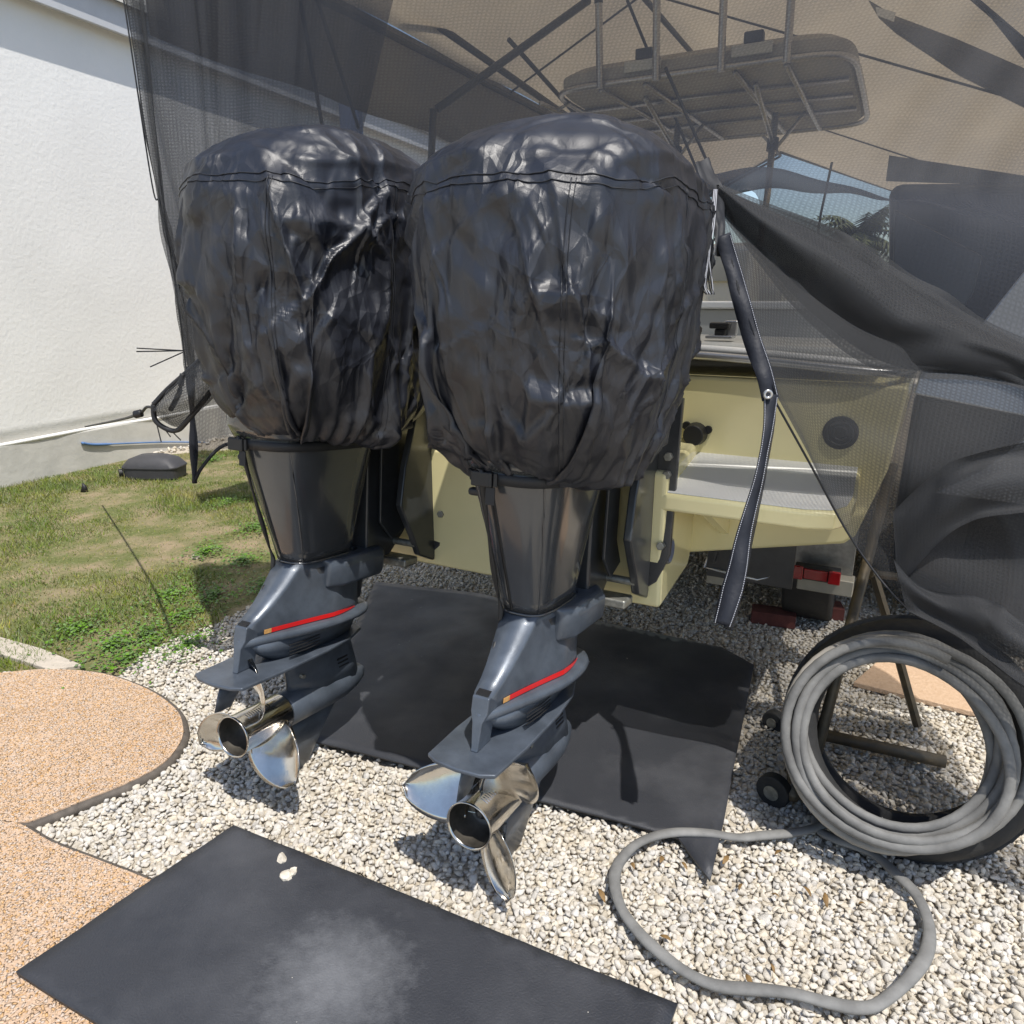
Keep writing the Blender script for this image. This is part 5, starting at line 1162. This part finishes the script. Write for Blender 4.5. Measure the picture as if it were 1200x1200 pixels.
# right-hand drape: single thin layer down to the hem, thick gathered fold across it
d0 = [at(836,222,2.06), at(960,262,2.02), at(1080,330,1.98), at(1200,392,1.92), at(1420,470,1.85)]
d1 = [at(842,262,1.98), at(925,330,1.96), at(1030,400,1.9), at(1200,470,1.82), at(1420,560,1.75)]
d2 = [at(862,330,1.88), at(920,420,1.84), at(1000,490,1.82), at(1180,580,1.7), at(1420,660,1.6)]
d3 = [at(884,400,1.82), at(930,480,1.80), at(985,560,1.80), at(1120,650,1.7), at(1420,760,1.5)]
d4 = [at(906,466,1.76), at(950,545,1.77), at(1002,638,1.78), at(1062,712,1.68), at(1125,745,1.60), at(1205,806,1.48), at(1430,930,1.3)]
nD, GD = sheet([d0, d1, d2, d3, d4], 200, 120, 'right_drape', M['net_thin'], fold=lambda U, W, G: .007*np.sin(W*16+6*U+4*nz2(U, W, 3, 3, 2))*np.clip(U*2, .2, 1)+.012*nz2(U, W, 4, 3, 11, 2))
# gathered fold (several layers)
f0 = [at(834,215,2.05), at(900,245,2.02), at(1000,290,1.98), at(1090,352,1.94), at(1200,412,1.88), at(1400,500,1.8)]
f1 = [at(838,240,2.00), at(890,300,1.98), at(960,372,1.93), at(1050,428,1.88), at(1200,452,1.82), at(1400,560,1.74)]
for k, (a, b, am, nm) in enumerate(((0,1,.006,1),(0.02,1.02,.008,2),(-.1,1.15,.007,3))):
    A_ = [tuple(np.array(p)*(1-a)+np.array(q)*a) for p, q in zip(f0, f1)]; B_ = [tuple(np.array(p)*(1-b)+np.array(q)*b) for p, q in zip(f0, f1)]
    Mi = [tuple((np.array(p)+np.array(q))/2+np.array([0,-.05+.02*k,.01])) for p, q in zip(A_, B_)]
    sheet([A_, Mi, B_], 150, 26, 'gathered_fold', M['net'], fold=lambda U, W, G: am*np.sin(W*9+nm+3*nz2(U, W, 6, 2, nm+3))*np.clip(U*4, .3, 1))
# crossing pleats lower down
for j, (A_, B_) in enumerate((([(1046,600,1.74),(1090,560,1.72),(1150,530,1.70),(1400,480,1.66)], [(1052,690,1.70),(1120,620,1.66),(1200,600,1.62),(1400,590,1.55)]),
    ([(1048,655,1.69),(1090,690,1.66),(1150,700,1.60),(1205,730,1.52),(1400,820,1.4)], [(1062,716,1.66),(1125,748,1.58),(1205,808,1.46),(1300,870,1.4),(1400,925,1.3)]))):
    sheet([[at(*p) for p in A_], [at(*p) for p in B_]], 90, 18, 'pleat', M['net'], fold=lambda U, W, G: .015*np.sin(W*9+j)*np.sin(PI*U*.9+.1)+.01*nz2(U, W, 6, 3, j+4))
# bottom hem cord and the hanging hem tape with its grommet
hem = smooth_path([p for p in d4], 8); MB().tube(hem, .0028, 6).build('hem', M['webbing'], net, smooth=True)
def tape(P, W, name, m, tw=None, th=.003):
    P = [np.array(p) for p in P]; V = []
    for i, p in enumerate(P):
        t = P[min(i+1, len(P)-1)]-P[max(i-1, 0)]; t /= np.linalg.norm(t); view = (CAM-p); view /= np.linalg.norm(view); s = np.cross(t, np.array([-.1,-1,.15])); s /= np.linalg.norm(s)
        w_ = W[i] if hasattr(W, '__len__') else W; a = (tw(i/len(P)) if tw else 0); nrm = np.cross(s, t); s2 = s*math.cos(a)+nrm*math.sin(a)
        V += [tuple(p-s2*w_/2), tuple(p+nrm*.004*math.sin(i*.9)), tuple(p+s2*w_/2)]
    F = []
    for i in range(len(P)-1): b = 3*i; F += [(b, b+1, b+4, b+3), (b+1, b+2, b+5, b+4)]
    return mesh_obj(name, V, F, m, net, smooth=True, solid=th), V
tp = smooth_path([at(846,276,1.92), at(858,312,1.90), at(868,350,1.86), at(882,400,1.82), at(895,436,1.78), at(903,468,1.76)], 7)
_, VT = tape(tp, .042, 'hem_tape', M['webbing_shine'], tw=lambda u: .25*math.sin(9*u))
tp2 = smooth_path([at(903,462,1.755), at(900,500,1.72), at(889,560,1.68), at(873,620,1.64), at(862,675,1.60), at(846,732,1.555)], 8)
w2 = np.interp(np.linspace(0, 1, len(tp2)), [0,.3,.6,.85,1], [.036,.024,.034,.050,.040])
_, VT2 = tape(tp2, w2, 'hanging_tape', M['webbing_shine'], tw=lambda u: .5*math.sin(5*u), th=.002)
tp3 = smooth_path([at(905,470,1.76), at(903,505,1.725), at(893,562,1.685), at(880,622,1.645), at(868,680,1.605), at(853,738,1.56)], 8)
tape(tp3, w2*.55, 'hanging_tape', M['net'], tw=lambda u: -.4*math.sin(6*u))
def stitches(V, col, name='stitching'):
    mb = MB()
    for i in range(1, len(V)//3-1):
        a = np.array(V[3*i+col]); b = np.array(V[3*i+3+col]); c = np.array(V[3*i+1]); e = (c-a)*.14+np.array([0,-.003,0])
        for q in (0., .34, .67): mb.tube([tuple(a+e+(b-a)*q), tuple(a+e+(b-a)*(q+.20))], .0009, 4)
    o = mb.build(name, M['stitch_white'], net); o['kind'] = 'stuff'
stitches(VT, 0); stitches(VT2, 0); stitches(VT2, 2)
gp = np.array(at(899.5,462,1.74)); MB().loft([[tuple(gp+np.array([r*math.cos(t), y, r*math.sin(t)])) for t in [2*PI*i/20 for i in range(20)]] for y, r in ((-.001,.012),(-.006,.011),(-.006,.006),(.002,.005))], caps=False).build('grommet', M['rail'], net, smooth=True)
# frayed strings hanging beside the right cover
for k in range(7):
    x = 826+1.6*k; P = smooth_path([at(836+k*.8,222,1.95), at(832+k,262,1.90), at(x+3*math.sin(k),300,1.88), at(822+2.2*k-2*math.cos(k*2),332,1.88), at(828+1.5*k,345,1.88)], 5)
    MB().tube(P, .0016, 4).build('frayed_string', M['stitch_white'] if k % 2 else M['webbing'], net, smooth=True)
sheet([[at(815,190,2.02), at(832,225,1.96), at(838,262,1.93), at(836,300,1.9)], [at(830,185,2.06), at(846,222,2.0), at(850,262,1.95), at(846,300,1.92)]], 30, 10, 'rolled_edge', M['webbing'], fold=lambda U, W, G: .008*nz2(U, W, 5, 3, 2))
